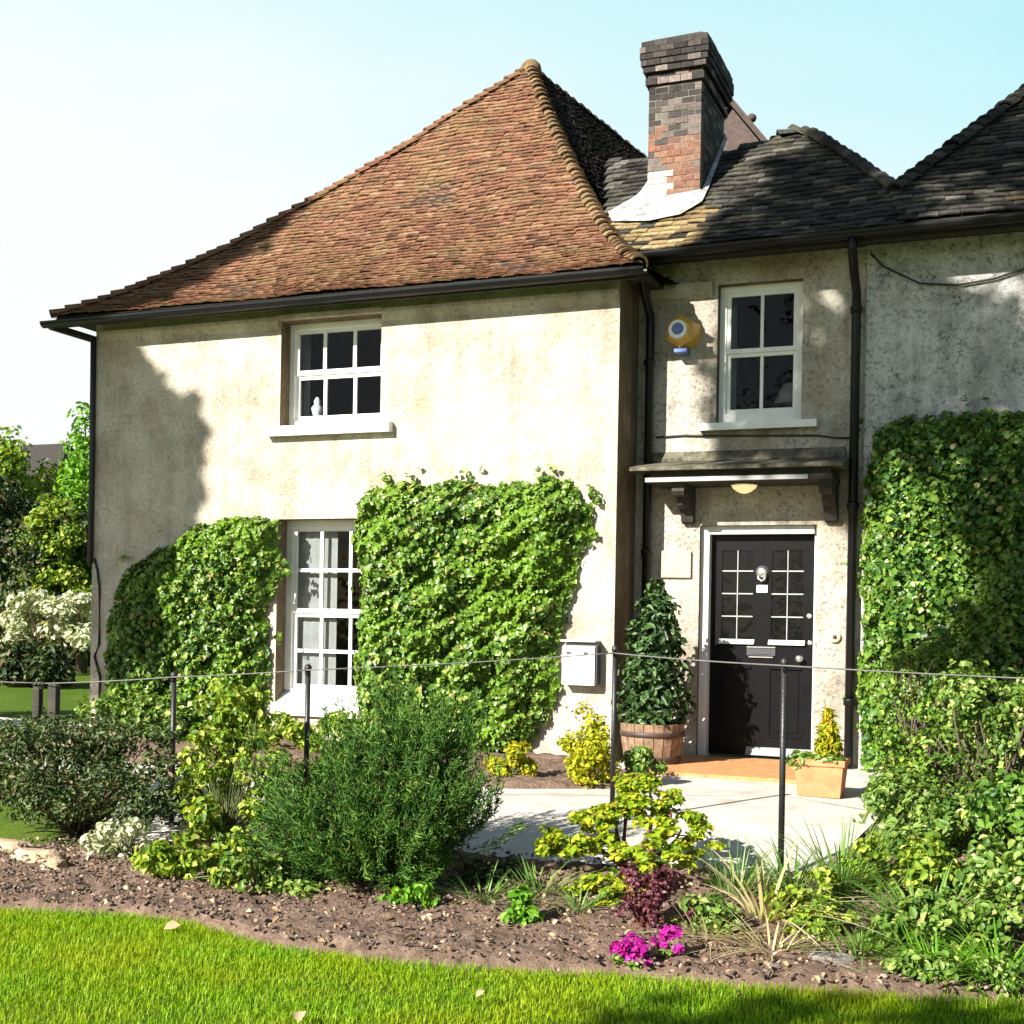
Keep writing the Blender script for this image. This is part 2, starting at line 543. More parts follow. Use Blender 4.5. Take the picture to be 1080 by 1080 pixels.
def unit(a):
    return a / np.maximum(np.linalg.norm(a, axis=-1, keepdims=True), 1e-9)

LEAF_SHAPES = {
    'oval': [(.0, .0), (.42, .38), (.34, .72), (0, 1.0)],
    'ivy': [(.0, .0), (.62, .22), (.38, .62), (0, 1.0)],
    'strip': [(.0, .0), (.5, .3), (.4, .7), (0, 1.0)],
}

def leaves(name, P, N, size, mat, parent, rng, shape='oval', aspect=.75, droop=.4, fold=.18, tipdir=None, loc=None, wob=.6):
    """one folded two-quad leaf per point"""
    n = len(P)
    N = unit(N + rng.normal(0, wob, (n, 3)))
    T = rng.normal(0, 1, (n, 3)) + np.array([0, 0, -droop * 2.2])
    if tipdir is not None:
        T = T * .5 + tipdir * 1.5
    T = unit(T - N * np.sum(T * N, 1, keepdims=True))
    B = np.cross(N, T)
    s = size * rng.uniform(.5, 1.4, (n, 1)) if np.isscalar(size) else size[:, None] * rng.uniform(.7, 1.2, (n, 1))
    (a0, l0), (a1, l1), (a2, l2), (a3, l3) = LEAF_SHAPES[shape]
    def pt(a, l, h):
        return P + (B * (a * aspect) + T * (l - .3) + N * h) * s
    V = np.stack([pt(0, 0, 0), pt(a1, l1, fold), pt(a2, l2, fold * .8), pt(0, 1, -.05),
                  pt(-a2, l2, fold * .8), pt(-a1, l1, fold)], 1).reshape(-1, 3)
    base = np.arange(n)[:, None] * 6
    Fq = np.concatenate([base + np.array([[0, 1, 2, 3]]), base + np.array([[0, 3, 4, 5]])], 0)
    return link_mesh(name, quads_mesh(name, V, Fq), mat, parent, loc=loc)

def vnoise(P, scale, seed=0):
    r = np.random.default_rng(seed)
    out = np.zeros(len(P))
    for k in range(6):
        d = r.normal(0, 1, 3)
        out += np.sin(P @ d * scale * (1 + .35 * k) + r.uniform(0, 6.28))
    return out / 6 * 1.4

def blob_points(rng, blobs, n, shell=.45, gap=None, gseed=0):
    """points through ellipsoids (c, r, weight), denser near their surface; gap = (scale, threshold) leaves holes"""
    w = np.array([b[2] if len(b) > 2 else b[1][0] * b[1][1] * b[1][2] for b in blobs], float)
    idx = rng.choice(len(blobs), n, p=w / w.sum())
    C = np.array([b[0] for b in blobs], float)[idx]
    R = np.array([b[1] for b in blobs], float)[idx]
    d = unit(rng.normal(0, 1, (n, 3)))
    q = rng.uniform(0, 1, (n, 1)) ** shell
    lump = 1 + .22 * vnoise(C + d * R, 3.2 / max(.2, R.mean()), gseed)[:, None]
    P = C + d * R * q * lump
    if gap:
        keep = vnoise(P, gap[0], gseed + 5) > gap[1]
        return P[keep], d[keep]
    return P, d

def foliage(name, blobs, n, size, mat, parent, seed, shape='oval', aspect=.75, droop=.35, shell=.45, gap=None, upb=.5, wob=.6, minz=None, loc=None):
    rng = np.random.default_rng(seed)
    P, d = blob_points(rng, blobs, n, shell, gap, seed)
    if minz is not None:
        k = P[:, 2] > minz
        P, d = P[k], d[k]
    N = d + np.array([0, 0, upb])
    return leaves(name, P, N, size, mat, parent, rng, shape, aspect, droop, wob=wob, loc=loc)

def stems(name, base, tips, r, mat, parent, seed, bend=.15, r2=.3):
    rnd = random.Random(seed)
    mb = MB()
    for t in tips:
        b = Vector(base) + Vector((rnd.uniform(-1, 1), rnd.uniform(-1, 1), 0)) * r * 2
        t = Vector(t)
        L = (t - b).length
        pts = []
        off = Vector((rnd.uniform(-1, 1), rnd.uniform(-1, 1), rnd.uniform(0, .6))) * L * bend
        for i in range(5):
            s = i / 4
            pts.append(b.lerp(t, s) + off * math.sin(math.pi * s))
        mb.tube(pts, [r * (1 - (1 - r2) * i / 4) for i in range(5)], 6)
    return mb.build(name, mat, parent, smooth=True)

def blades(name, bases, dirs, length, width, mat, parent, rng, bend=.5, segs=4, loc=None):
    """arching strap leaves; dirs unit horizontal, each leaf rises then falls"""
    n = len(bases)
    L = length * rng.uniform(.6, 1.15, n)
    lean = rng.uniform(.25, 1.0, n)[:, None] * bend
    side = np.cross(dirs, np.array([0, 0, 1.0]))
    rows = []
    for i in range(segs + 1):
        s = i / segs
        c = bases + dirs * (L[:, None] * s * (lean + .15 + .6 * lean * s)) + np.array([0, 0, 1.0]) * (L[:, None] * (s * (1 - .35 * lean) - lean * .55 * s * s))
        w = width * (1 - s) ** .6 * (.5 + min(1, s * 3) * .5) + .0006
        rows.append(c - side * w)
        rows.append(c + side * w)
    V = np.stack(rows, 1).reshape(-1, 3)
    k = (segs + 1) * 2
    base = np.arange(n)[:, None] * k
    Fq = np.concatenate([base + np.array([[2 * i, 2 * i + 1, 2 * i + 3, 2 * i + 2]]) for i in range(segs)], 0)
    return link_mesh(name, quads_mesh(name, V, Fq), mat, parent, loc=loc)

# ------------------------------------------------------------------ ground
def g(y):
    t = np.clip((np.asarray(y, float) + 5.2) / 2.6, 0, 1)
    t = t * t * (3 - 2 * t)
    return -.30 + .25 * t

FX = [-30, -8, -3, -1.9, -1.37, -.76, -.35, .22, .79, 1.28, 1.75, 2.39, 2.97, 3.4, 4.5, 8, 30]
FY = [-6.4, -6.2, -6.0, -5.95, -5.85, -5.68, -5.68, -5.87, -5.88, -5.76, -5.63, -5.57, -5.45, -5.32, -5.2, -5.0, -5]
def front_edge(x):
    return np.interp(x, FX, FY)

def grid_sheet(name, xs, ys, zf, mat, kind='structure', smooth=True):
    X, Y = np.meshgrid(xs, ys)
    Z = zf(X, Y)
    V = np.stack([X, Y, Z], -1).reshape(-1, 3)
    nx, ny = len(xs), len(ys)
    i, j = np.meshgrid(np.arange(nx - 1), np.arange(ny - 1))
    a = (j * nx + i).ravel()
    Fq = np.stack([a, a + 1, a + 1 + nx, a + nx], 1)
    o = link_mesh(name, quads_mesh(name, V, Fq), mat, smooth=smooth)
    tag(o, kind=kind)
    return o

xs = np.concatenate([np.linspace(-400, -12, 30), np.linspace(-11.5, 9, 80), np.linspace(10, 400, 25)])
ys = np.concatenate([np.linspace(-400, -20, 20), np.linspace(-18, 2, 110), np.linspace(3, 60, 30), np.linspace(70, 600, 12)])
grid_sheet('lawn_ground', xs, ys, lambda X, Y: g(Y) - np.where(Y < front_edge(X) + .05, .012, np.where((X < -3.2) & (Y < -3.05), .01, .06)) , 'lawn_turf')

def soil_sheet(name, x0, x1, yf, yb, step=.035, lift=.035, amp=.03, seed=1):
    xs_ = np.arange(x0, x1 + step, step)
    nt_ = 70
    T = np.linspace(0, 1, nt_)
    A, B = yf(xs_), yb(xs_)
    Y = A[None, :] + (B - A)[None, :] * T[:, None]
    X = np.repeat(xs_[None, :], nt_, 0)
    P = np.stack([X, Y, np.zeros_like(X)], -1).reshape(-1, 3)
    nz = (.6 * vnoise(P, 3.0, seed) + .6 * vnoise(P, 9, seed + 1) + .5 * vnoise(P, 26, seed + 2) + .4 * vnoise(P, 50, seed + 3)).reshape(X.shape)
    edge = np.minimum(np.minimum(T, 1 - T)[:, None] * np.abs(B - A)[None, :], .12) / .12
    ex = np.minimum(np.minimum(X - x0, x1 - X), .15) / .15
    e = edge * np.clip(ex, 0, 1)
    Z = g(Y) + (lift + amp * nz) * e - .05 * (1 - e)
    V = np.stack([X, Y, Z], -1).reshape(-1, 3)
    nx = len(xs_)
    i, j = np.meshgrid(np.arange(nx - 1), np.arange(nt_ - 1))
    a = (j * nx + i).ravel()
    Fq = np.stack([a, a + 1, a + 1 + nx, a + nx], 1)
    o = link_mesh(name, quads_mesh(name, V, Fq), 'soil', smooth=False)
    tag(o, kind='structure')
    return o

def back_edge(x):
    return np.interp(x, [-9, -2.6, -1.9, 0, 2.3, 2.5, 2.75, 6], [-4.7, -4.7, -4.3, -3.95, -3.8, -3.2, .5, .5]) + .04 * np.sin(x * 5)
soil_sheet('flower_bed', -9, 6, front_edge, back_edge, .04)
soil_sheet('house_border', -6.4, .8, lambda x: np.interp(x, [-7, -.1, .8], [-2.2, -2.2, -1.6]), lambda x: np.interp(x, [-7, -.02, .05, .8], [.05, .05, -.5, -.9]), .04, .03, .025, 7)
px_ = np.arange(-12, 3.2, .12)
PT = np.linspace(0, 1, 64)
pf_ = np.interp(px_, [-12, -2.9, -2.2, -1.7], [-3.0, -3.0, -4.0, -4.4])
PX = np.repeat(px_[None, :], 64, 0)
PY = pf_[None, :] + (.65 - pf_)[None, :] * PT[:, None]
PV = np.stack([PX, PY, g(PY) - .004 + .004 * np.sin(PX * 3 + PY * 2)], -1).reshape(-1, 3)
pi_, pj_ = np.meshgrid(np.arange(len(px_) - 1), np.arange(63))
pa_ = (pj_ * len(px_) + pi_).ravel()
tag(link_mesh('path', quads_mesh('path', PV, np.stack([pa_, pa_ + 1, pa_ + 1 + len(px_), pa_ + len(px_)], 1)), 'path_paving', smooth=True), kind='structure')

def chips(name, n, x0, x1, ylo, yhi, size, seed):
    rng = np.random.default_rng(seed)
    x = rng.uniform(x0, x1, n)
    y = ylo(x) + (yhi(x) - ylo(x)) * rng.uniform(.02, .98, n)
    P = np.stack([x, y, g(y) + .045 + rng.uniform(-.012, .02, n)], 1)
    N = unit(rng.normal(0, .5, (n, 3)) + np.array([0, 0, 1]))
    T = rng.normal(0, 1, (n, 3)); T = unit(T - N * np.sum(T * N, 1, keepdims=True)); B = np.cross(N, T)
    s = size * rng.uniform(.3, 1, (n, 1)); w = s * rng.uniform(.3, .8, (n, 1)); h = s * .3
    c = []
    for sz in (-1, 1):
        for (a, bb) in ((-1, -1), (1, -1), (1, 1), (-1, 1)):
            c.append(P + T * s * a * (.8 if sz > 0 else 1) + B * w * bb * (.8 if sz > 0 else 1) + N * h * sz)
    V = np.stack(c, 1).reshape(-1, 3)
    base = np.arange(n)[:, None] * 8
    Fq = np.concatenate([base + np.array([q]) for q in ([4, 5, 6, 7], [0, 1, 5, 4], [1, 2, 6, 5], [2, 3, 7, 6], [3, 0, 4, 7])], 0)
    o = link_mesh(name, quads_mesh(name, V, Fq), 'chips')
    return tag(o, 'loose soil clods and bark chips strewn over the brown flower bed', 'mulch', kind='stuff')
chips('mulch', 6500, -4, 4.2, front_edge, lambda x: np.minimum(back_edge(x), -3.6), .015, 3)

def litter():
    rng = np.random.default_rng(77)
    n = 650
    x = rng.uniform(-2.6, 4, n)
    y = front_edge(x) + rng.uniform(.02, 1, n) ** 1.2 * 1.6
    k = y < np.minimum(back_edge(x), -3.9)
    P = np.stack([x, y, g(y) + .05], 1)[k]
    o = leaves('leaf_litter', P, np.tile([0, 0, 1.0], (len(P), 1)), .035, 'dead_leaf', None, rng, 'oval', .7, 0, .2, wob=.5)
    tag(o, 'small dry fallen leaves scattered over the soil of the flower bed', 'leaf litter', kind='stuff')
litter()

def lawn_blades():
    rng = np.random.default_rng(11)
    n = 190000
    x = rng.uniform(-3.2, 5.2, n)
    d = rng.uniform(0, 1, n) ** 1.25 * 2.9
    y = front_edge(x) - d + rng.normal(0, .018, n)
    P = np.stack([x, y, np.full(n, -.315)], 1)
    clump = vnoise(P, 2.2, 3)
    h = (.030 + .009 * clump + rng.uniform(-.009, .013, n))
    h = np.where(d < .05, h * 1.35, h)
    a = rng.uniform(0, 2 * np.pi, n)
    D = np.stack([np.cos(a), np.sin(a), np.zeros(n)], 1)
    S = np.stack([-np.sin(a), np.cos(a), np.zeros(n)], 1)
    w = rng.uniform(.0012, .0025, n)[:, None]
    ln = rng.uniform(.1, .9, n)[:, None]
    hz = h[:, None] * np.array([0, 0, 1.0])
    mid = P + hz * .6 + D * h[:, None] * ln * .25
    tip = P + hz * (1 - .25 * ln) + D * h[:, None] * ln * .8
    V = np.stack([P - S * w, P + S * w, mid - S * w * .8, mid + S * w * .8, tip - S * w * .15, tip + S * w * .15], 1).reshape(-1, 3)
    base = np.arange(n)[:, None] * 6
    Fq = np.concatenate([base + np.array([[0, 1, 3, 2]]), base + np.array([[2, 3, 5, 4]])], 0)
    o = link_mesh('lawn_grass', quads_mesh('lawn_grass', V, Fq), 'grass_blade')
    tag(o, 'short bright green mown grass of the front lawn', 'grass', kind='stuff')
lawn_blades()

# ------------------------------------------------------------------ house
house = thing('house', (0, 0, 0), 'old cream rendered country house with red clay tile roof and black front door', 'house')

def wall_open(name, x0, x1, z0, z1, y, depth, opens, mat, reveal_mat, extra=None):
    """wall face at y with real openings and reveals of the given depth"""
    mb = MB()
    xs_ = sorted({x0, x1, *[o[0] for o in opens], *[o[1] for o in opens]})
    zs_ = sorted({z0, z1, *[o[2] for o in opens], *[o[3] for o in opens]})
    for i in range(len(xs_) - 1):
        for j in range(len(zs_) - 1):
            a, b_, c, d = xs_[i], xs_[i + 1], zs_[j], zs_[j + 1]
            mx_, mz_ = (a + b_) / 2, (c + d) / 2
            if any(o[0] < mx_ < o[1] and o[2] < mz_ < o[3] for o in opens):
                continue
            mb.add([(a, y, c), (b_, y, c), (b_, y, d), (a, y, d)], [(0, 1, 2, 3)])
    for (a, b_, c, d) in opens:
        Y = y + depth
        mb.add([(a, y, c), (a, Y, c), (a, Y, d), (a, y, d)], [(0, 1, 2, 3)], 1)
        mb.add([(b_, y, c), (b_, Y, c), (b_, Y, d), (b_, y, d)], [(3, 2, 1, 0)], 1)
        mb.add([(a, y, d), (b_, y, d), (b_, Y, d), (a, Y, d)], [(0, 3, 2, 1)], 1)
        mb.add([(a, y, c), (b_, y, c), (b_, Y, c), (a, Y, c)], [(0, 1, 2, 3)], 1)
    if extra:
        extra(mb)
    return mb.build(name, [mat, reveal_mat], house)

W1 = (-3.5, -2.38, 3.0, 4.1)
W2 = (-3.5, -2.38, .30, 2.14)
W3 = (.745, 1.51, 2.99, 4.27)
DR = (.615, 1.665, -.03, 2.08)

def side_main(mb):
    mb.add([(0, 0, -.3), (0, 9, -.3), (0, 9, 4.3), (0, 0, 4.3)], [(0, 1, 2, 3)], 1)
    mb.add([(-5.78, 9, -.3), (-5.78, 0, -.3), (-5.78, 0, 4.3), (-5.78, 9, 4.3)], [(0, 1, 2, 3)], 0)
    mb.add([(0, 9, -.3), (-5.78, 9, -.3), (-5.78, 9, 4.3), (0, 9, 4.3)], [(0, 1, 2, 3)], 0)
wall_open('wall', -5.78, 0, -.3, 4.28, 0, .22, [W1, W2], 'cream_render', 'shaded_render', side_main)
wall_open('wall', -.02, 2.06, -.3, 4.6, .6, .16, [W3, DR], 'door_wall_render', 'shaded_render')
def side_right(mb):
    mb.add([(2.06, .57, -.3), (2.06, 1.0, -.3), (2.06, 1.0, 4.6), (2.06, .57, 4.6)], [(3, 2, 1, 0)])
    mb.add([(9, .57, -.3), (9, 8, -.3), (9, 8, 4.6), (9, .57, 4.6)], [(0, 1, 2, 3)])
wall_open('wall', 2.06, 9, -.3, 4.62, .57, .2, [], 'pale_grey_render', 'pale_grey_render', side_right)

# eaves mouldings
mb = MB()
mb.prism_x([(0, 4.02), (-.02, 4.03), (-.055, 4.10), (-.055, 4.135), (0, 4.14)], -5.7, W1[0] - .02)
mb.prism_x([(0, 4.02), (-.02, 4.03), (-.055, 4.10), (-.055, 4.135), (0, 4.14)], W1[1] + .02, -.002)
mb.box(W1[0] - .02, W1[1] + .02, -.06, .1, 4.103, 4.15)
mb.build('moulding', 'cream_render', house)
mb = MB()
mb.prism_x([(.6, 4.16), (.57, 4.17), (.53, 4.25), (.53, 4.29), (.6, 4.3)], .12, .70)
mb.build('moulding', 'cream_render', house)

# room behind the windows
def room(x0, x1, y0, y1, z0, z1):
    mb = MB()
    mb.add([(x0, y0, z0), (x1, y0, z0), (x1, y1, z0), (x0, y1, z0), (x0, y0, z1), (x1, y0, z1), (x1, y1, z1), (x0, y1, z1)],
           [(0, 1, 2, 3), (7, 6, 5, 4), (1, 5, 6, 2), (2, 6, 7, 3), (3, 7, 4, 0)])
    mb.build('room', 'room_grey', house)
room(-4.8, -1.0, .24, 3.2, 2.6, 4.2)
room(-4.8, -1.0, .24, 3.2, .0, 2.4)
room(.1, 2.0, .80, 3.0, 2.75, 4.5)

def window(x0, x1, z0, z1, y, cols, rows, fw_, bar, rail, thick=.07, sillpos=None, frame_bot=.07):
    """sash window set back at y; outer frame > sash bars, pane"""
    mb = MB()
    mb.box(x0, x0 + fw_, y, y + thick, z0, z1)
    mb.box(x1 - fw_, x1, y, y + thick, z0, z1)
    mb.box(x0 + fw_, x1 - fw_, y, y + thick, z1 - fw_, z1)
    mb.box(x0 + fw_, x1 - fw_, y - .004, y + thick, z0, z0 + frame_bot)
    w = mb.build('window', 'white_paint', house)
    ix0, ix1, iz0, iz1 = x0 + fw_, x1 - fw_, z0 + frame_bot, z1 - fw_
    mb = MB()
    h = (iz1 - iz0)
    mid = iz0 + h * rail
    sw = bar * 1.3
    for (a, b_, yy, nrow) in ((iz0, mid, y + .032, rows // 2), (mid, iz1, y + .012, rows - rows // 2)):
        mb.box(ix0, ix0 + sw, yy, yy + .03, a, b_)
        mb.box(ix1 - sw, ix1, yy, yy + .03, a, b_)
        mb.box(ix0 + sw, ix1 - sw, yy - .002, yy + .03, a, a + sw)
        mb.box(ix0 + sw, ix1 - sw, yy - .002, yy + .03, b_ - sw * .9, b_)
        for i in range(1, cols):
            xx = ix0 + (ix1 - ix0) * i / cols
            mb.box(xx - bar / 2, xx + bar / 2, yy + .003, yy + .027, a + sw, b_ - sw * .9)
        for j in range(1, nrow):
            zz = a + (b_ - a) * j / nrow
            mb.box(ix0 + sw, ix1 - sw, yy + .005, yy + .025, zz - bar / 2, zz + bar / 2)
    mb.build('sash', 'white_paint', w)
    for (a, b_, yy) in ((iz0, mid, y + .048), (mid, iz1, y + .028)):
        mb = MB()
        mb.add([(ix0 + .01, yy, a + .01), (ix1 - .01, yy, a + .01), (ix1 - .01, yy, b_ - .01), (ix0 + .01, yy, b_ - .01)], [(0, 1, 2, 3)])
        mb.build('pane', 'window_glass', w)
    return w

w1 = window(W1[0], W1[1], W1[2] + .075, W1[3], .17, 3, 2, .055, .036, .5, frame_bot=.06)
mb = MB(); mb.prism_x([(-.09, 2.955), (-.09, 3.05), (.2, 3.078), (.2, 2.97)], -3.62, -2.24); mb.build('sill', 'white_paint', w1)
w2 = window(W2[0], W2[1], W2[2] + .14, W2[3], .17, 3, 4, .07, .034, .47, frame_bot=.02)
mb = MB(); mb.prism_x([(-.05, .21), (-.05, .29), (.2, .447), (.2, .24)], -3.52, -2.34); mb.build('sill', 'white_paint', w2)
w3 = window(W3[0], W3[1], W3[2] + .03, W3[3], .70, 2, 2, .06, .03, .5, frame_bot=.09)
mb = MB(); mb.prism_x([(.5, 2.935), (.5, 3.0), (.69, 3.025), (.69, 2.95)], .6, 1.66); mb.build('sill', 'white_paint', w3)

def curtain(x0, x1, y, z0, z1, label, amp=.02):
    mb = MB()
    n = 24
    vs, fs = [], []
    for i in range(n + 1):
        x = x0 + (x1 - x0) * i / n
        yy = y + amp * math.sin(i * 1.7)
        vs += [(x, yy, z0), (x + .01 * math.sin(i), yy + .01, z1)]
    for i in range(n):
        fs.append((2 * i, 2 * i + 2, 2 * i + 3, 2 * i + 1))
    mb.add(vs, fs)
    o = mb.build('curtain', 'curtain_cloth', smooth=True)
    tag(o, label, 'curtain', 'curtains inside the sash windows')
curtain(-3.6, -2.97, .27, .45, 2.12, 'pale grey curtain filling the left panes of the tall lower window', .004)
curtain(-3.55, -3.40, .40, 3.1, 4.08, 'narrow pale curtain at the left edge of the upper six-pane window')
curtain(.70, .86, .92, 3.05, 4.2, 'thin curtain behind the small upper window above the canopy')
o_ = MB()
o_.lathe([(.05, 0), (.055, .02), (.03, .05), (.05, .1), (.06, .15), (.03, .19), (.035, .22), (.012, .26)], (-3.26, .31, 3.13), 14)
orn = o_.build('ornament', 'alarm_white', smooth=True)
tag(orn, 'small white ornament standing inside the lower left pane of the upper window', 'ornament')
lampt = thing('table_lamp', (1.34, 1.0, 3.05), 'table lamp with pale shade behind the window over the canopy', 'lamp')
mb = MB(); mb.lathe([(.06, 0), (.06, .015), (.015, .03), (.012, .2)], (1.34, 1.0, 3.05), 14); mb.build('lamp_base', 'brass', lampt, True)
mb = MB(); mb.lathe([(.15, .17), (.06, .36)], (1.34, 1.0, 3.05), 18); mb.build('lamp_shade', 'curtain_cloth', lampt, True)

# ------------------------------------------------------------------ door
jw = .075
mb = MB()
mb.box(DR[0], DR[0] + jw, .66, .82, DR[2], DR[3], bev=.004)
mb.box(DR[1] - .03, DR[1], .7, .82, DR[2], DR[3])
mb.box(DR[0] + jw, DR[1] - .03, .663, .82, 2.005, DR[3])
mb.build('door_frame', 'grey_white_paint', house)
LX0, LX1, LZ0, LZ1, DY = DR[0] + jw + .003, DR[1] - .032, -.01, 2.003, .76
mb = MB()
gz0, gz1 = 1.03, 1.86
pl = (LX0 + .1, LX0 + .385); pr = (LX1 - .385, LX1 - .1)
mb.box(LX0, LX1, DY + .012, DY + .045, LZ0, LZ1)                # back slab
mb.box(LX0, pl[0], DY, DY + .012, LZ0, LZ1)
mb.box(pr[1], LX1, DY, DY + .012, LZ0, LZ1)
mb.box(pl[1], pr[0], DY, DY + .012, LZ0, LZ1)
for (a, b_) in (pl, pr):
    mb.box(a, b_, DY, DY + .012, gz1, LZ1)
    mb.box(a, b_, DY, DY + .012, .80, gz0)
    mb.box(a, b_, DY, DY + .012, LZ0, .17)
    mb.box(a + .03, b_ - .03, DY + .003, DY + .012, .21, .76, bev=.003)   # raised lower panel
    mb.box(a, b_, DY - .012, DY, .785, .812)
    mb.box(a, b_, DY - .012, DY, .165, .18)
door = mb.build('door', 'door_black', house)
for (a, b_) in (pl, pr):
    mb = MB()
    mb.add([(a, DY + .0095, gz0), (b_, DY + .0095, gz0), (b_, DY + .0095, gz1), (a, DY + .0095, gz1)], [(0, 1, 2, 3)])
    mb.build('pane', 'window_glass', door)
    mb = MB()
    for j in range(1, 4):
        z = gz0 + (gz1 - gz0) * j / 4 + .02
        mb.box(a, b_, DY + .002, DY + .009, z - .0055, z + .0055)
    mx_ = (a + b_) / 2
    mb.box(mx_ - .004, mx_ + .004, DY, DY + .008, gz0, gz1)
    mb.build('glazing_bar', 'bar_grey', door)
    mb = MB()
    mb.prism_x([(DY - .03, gz0 - .025), (DY - .03, gz0 - .018), (DY, gz0 + .018), (DY, gz0 - .025)], a - .02, b_ + .02)
    mb.build('weather_bar', 'grey_white_paint', door)
cxd = (LX0 + LX1) / 2
mb = MB(); mb.lathe([(.062, 0), (.062, .008), (.045, .02), (.05, .03), (.03, .04)], (cxd, DY, 1.66), 20, axis='y')
mb.tube([(cxd - .035, DY - .03, 1.66), (cxd - .03, DY - .04, 1.60), (cxd, DY - .045, 1.58), (cxd + .03, DY - .04, 1.60), (cxd + .035, DY - .03, 1.66)], .01, 8)
mb.build('knocker', 'chrome', door, True)
mb = MB(); mb.box(cxd - .05, cxd + .05, DY - .012, DY, 1.475, 1.545, bev=.004); mb.build('name_plate', 'grey_white_paint', door)
mb = MB(); mb.box(cxd - .13, cxd + .13, DY - .014, DY, .90, .97, bev=.004); mb.box(cxd - .09, cxd + .09, DY - .02, DY - .014, .915, .955, bev=.002)
mb.build('letter_plate', 'box_dark', door)
mb = MB(); mb.box(cxd - .13, cxd + .13, DY - .016, DY, .975, .985); mb.box(cxd - .11, cxd + .11, DY - .018, DY, .885, .895); mb.build('letter_plate_trim', 'chrome', door)
mb = MB(); mb.lathe([(.03, 0), (.03, .01), (.012, .015), (.012, .04), (.03, .05), (.033, .065), (.02, .078)], (LX1 - .12, DY, .885), 16, axis='y'); mb.build('handle', 'chrome', door, True)
mb = MB(); mb.lathe([(.024, 0), (.024, .012), (.012, .016)], (LX1 - .045, DY, 1.27), 14, axis='y'); mb.build('lock', 'chrome', door, True)
mb = MB(); mb.lathe([(.022, 0), (.022, .012), (.012, .016)], (LX1 - .035, DY, 1.03), 14, axis='y'); mb.build('lock', 'chrome', door, True)
mb = MB(); mb.prism_x([(DY - .05, .0), (DY - .05, .015), (DY, .07), (DY, .0)], LX0 + .35, LX1 - .005); mb.build('kick_plate', 'lead', door)
for zz in (.3, 1.0, 1.75):
    pass
mb = MB(); mb.box(.5, 1.78, -.75, .64, -.16, -.022, bev=.006)
mb.build('doorstep', 'doorstep_tile', house)

# ------------------------------------------------------------------ canopy over the door
mb = MB()
mb.prism_x([(.04, 2.53), (.04, 2.56), (.6, 2.67), (.6, 2.60), (.3, 2.53)], .10, 1.95)
canopy = mb.build('canopy', 'mossy_lead', house)
mb = MB(); mb.box(.24, 1.86, .10, .597, 2.425, 2.475, bev=.004); mb.build('soffit_board', 'dark_wood', canopy)
mb = MB(); mb.box(.235, 1.66, .085, .1, 2.43, 2.47, bev=.003); mb.build('fascia_board', 'bar_grey', canopy)
mb = MB(); mb.box(.26, 1.84, .14, .59, 2.476, 2.528); mb.build('packing_board', 'dark_wood', canopy)
mb = MB(); mb.prism_x([(.55, 2.665), (.555, 2.69), (.597, 2.76), (.597, 2.67)], .12, 1.9); mb.build('flashing', 'mossy_lead', canopy)
for bx in (.46, 1.74):
    prof = [(.6, 2.423), (.16, 2.423), (.17, 2.39), (.15, 2.355), (.18, 2.32), (.25, 2.315), (.29, 2.345), (.33, 2.33), (.36, 2.25),
            (.40, 2.22), (.45, 2.23), (.49, 2.17), (.52, 2.11), (.57, 2.09), (.6, 2.12)]
    mb = MB(); mb.prism_x(list(reversed(prof)), bx, bx + .11); mb.build('bracket', 'dark_wood', canopy)
plight = thing('porch_light', (1.07, .33, 2.424), 'small cream glass bowl light under the door canopy', 'light')
mb = MB(); mb.lathe([(.02, -.085), (.06, -.07), (.1, -.04), (.115, -.014)], (1.07, .33, 2.424), 20); mb.build('bowl', 'lamp_glass', plight, True)
mb = MB(); mb.lathe([(.122, -.016), (.122, -.002)], (1.07, .33, 2.424), 20); mb.build('rim', 'brass', plight, True)

# ------------------------------------------------------------------ roofs
def inpoly_intervals(poly, t):
    xs_ = []
    n = len(poly)
    for i in range(n):
        (s0, t0), (s1, t1) = poly[i], poly[(i + 1) % n]
        if (t0 <= t < t1) or (t1 <= t < t0):
            xs_.append(s0 + (s1 - s0) * (t - t0) / (t1 - t0))
    xs_.sort()
    return [(xs_[i], xs_[i + 1]) for i in range(0, len(xs_) - 1, 2)]

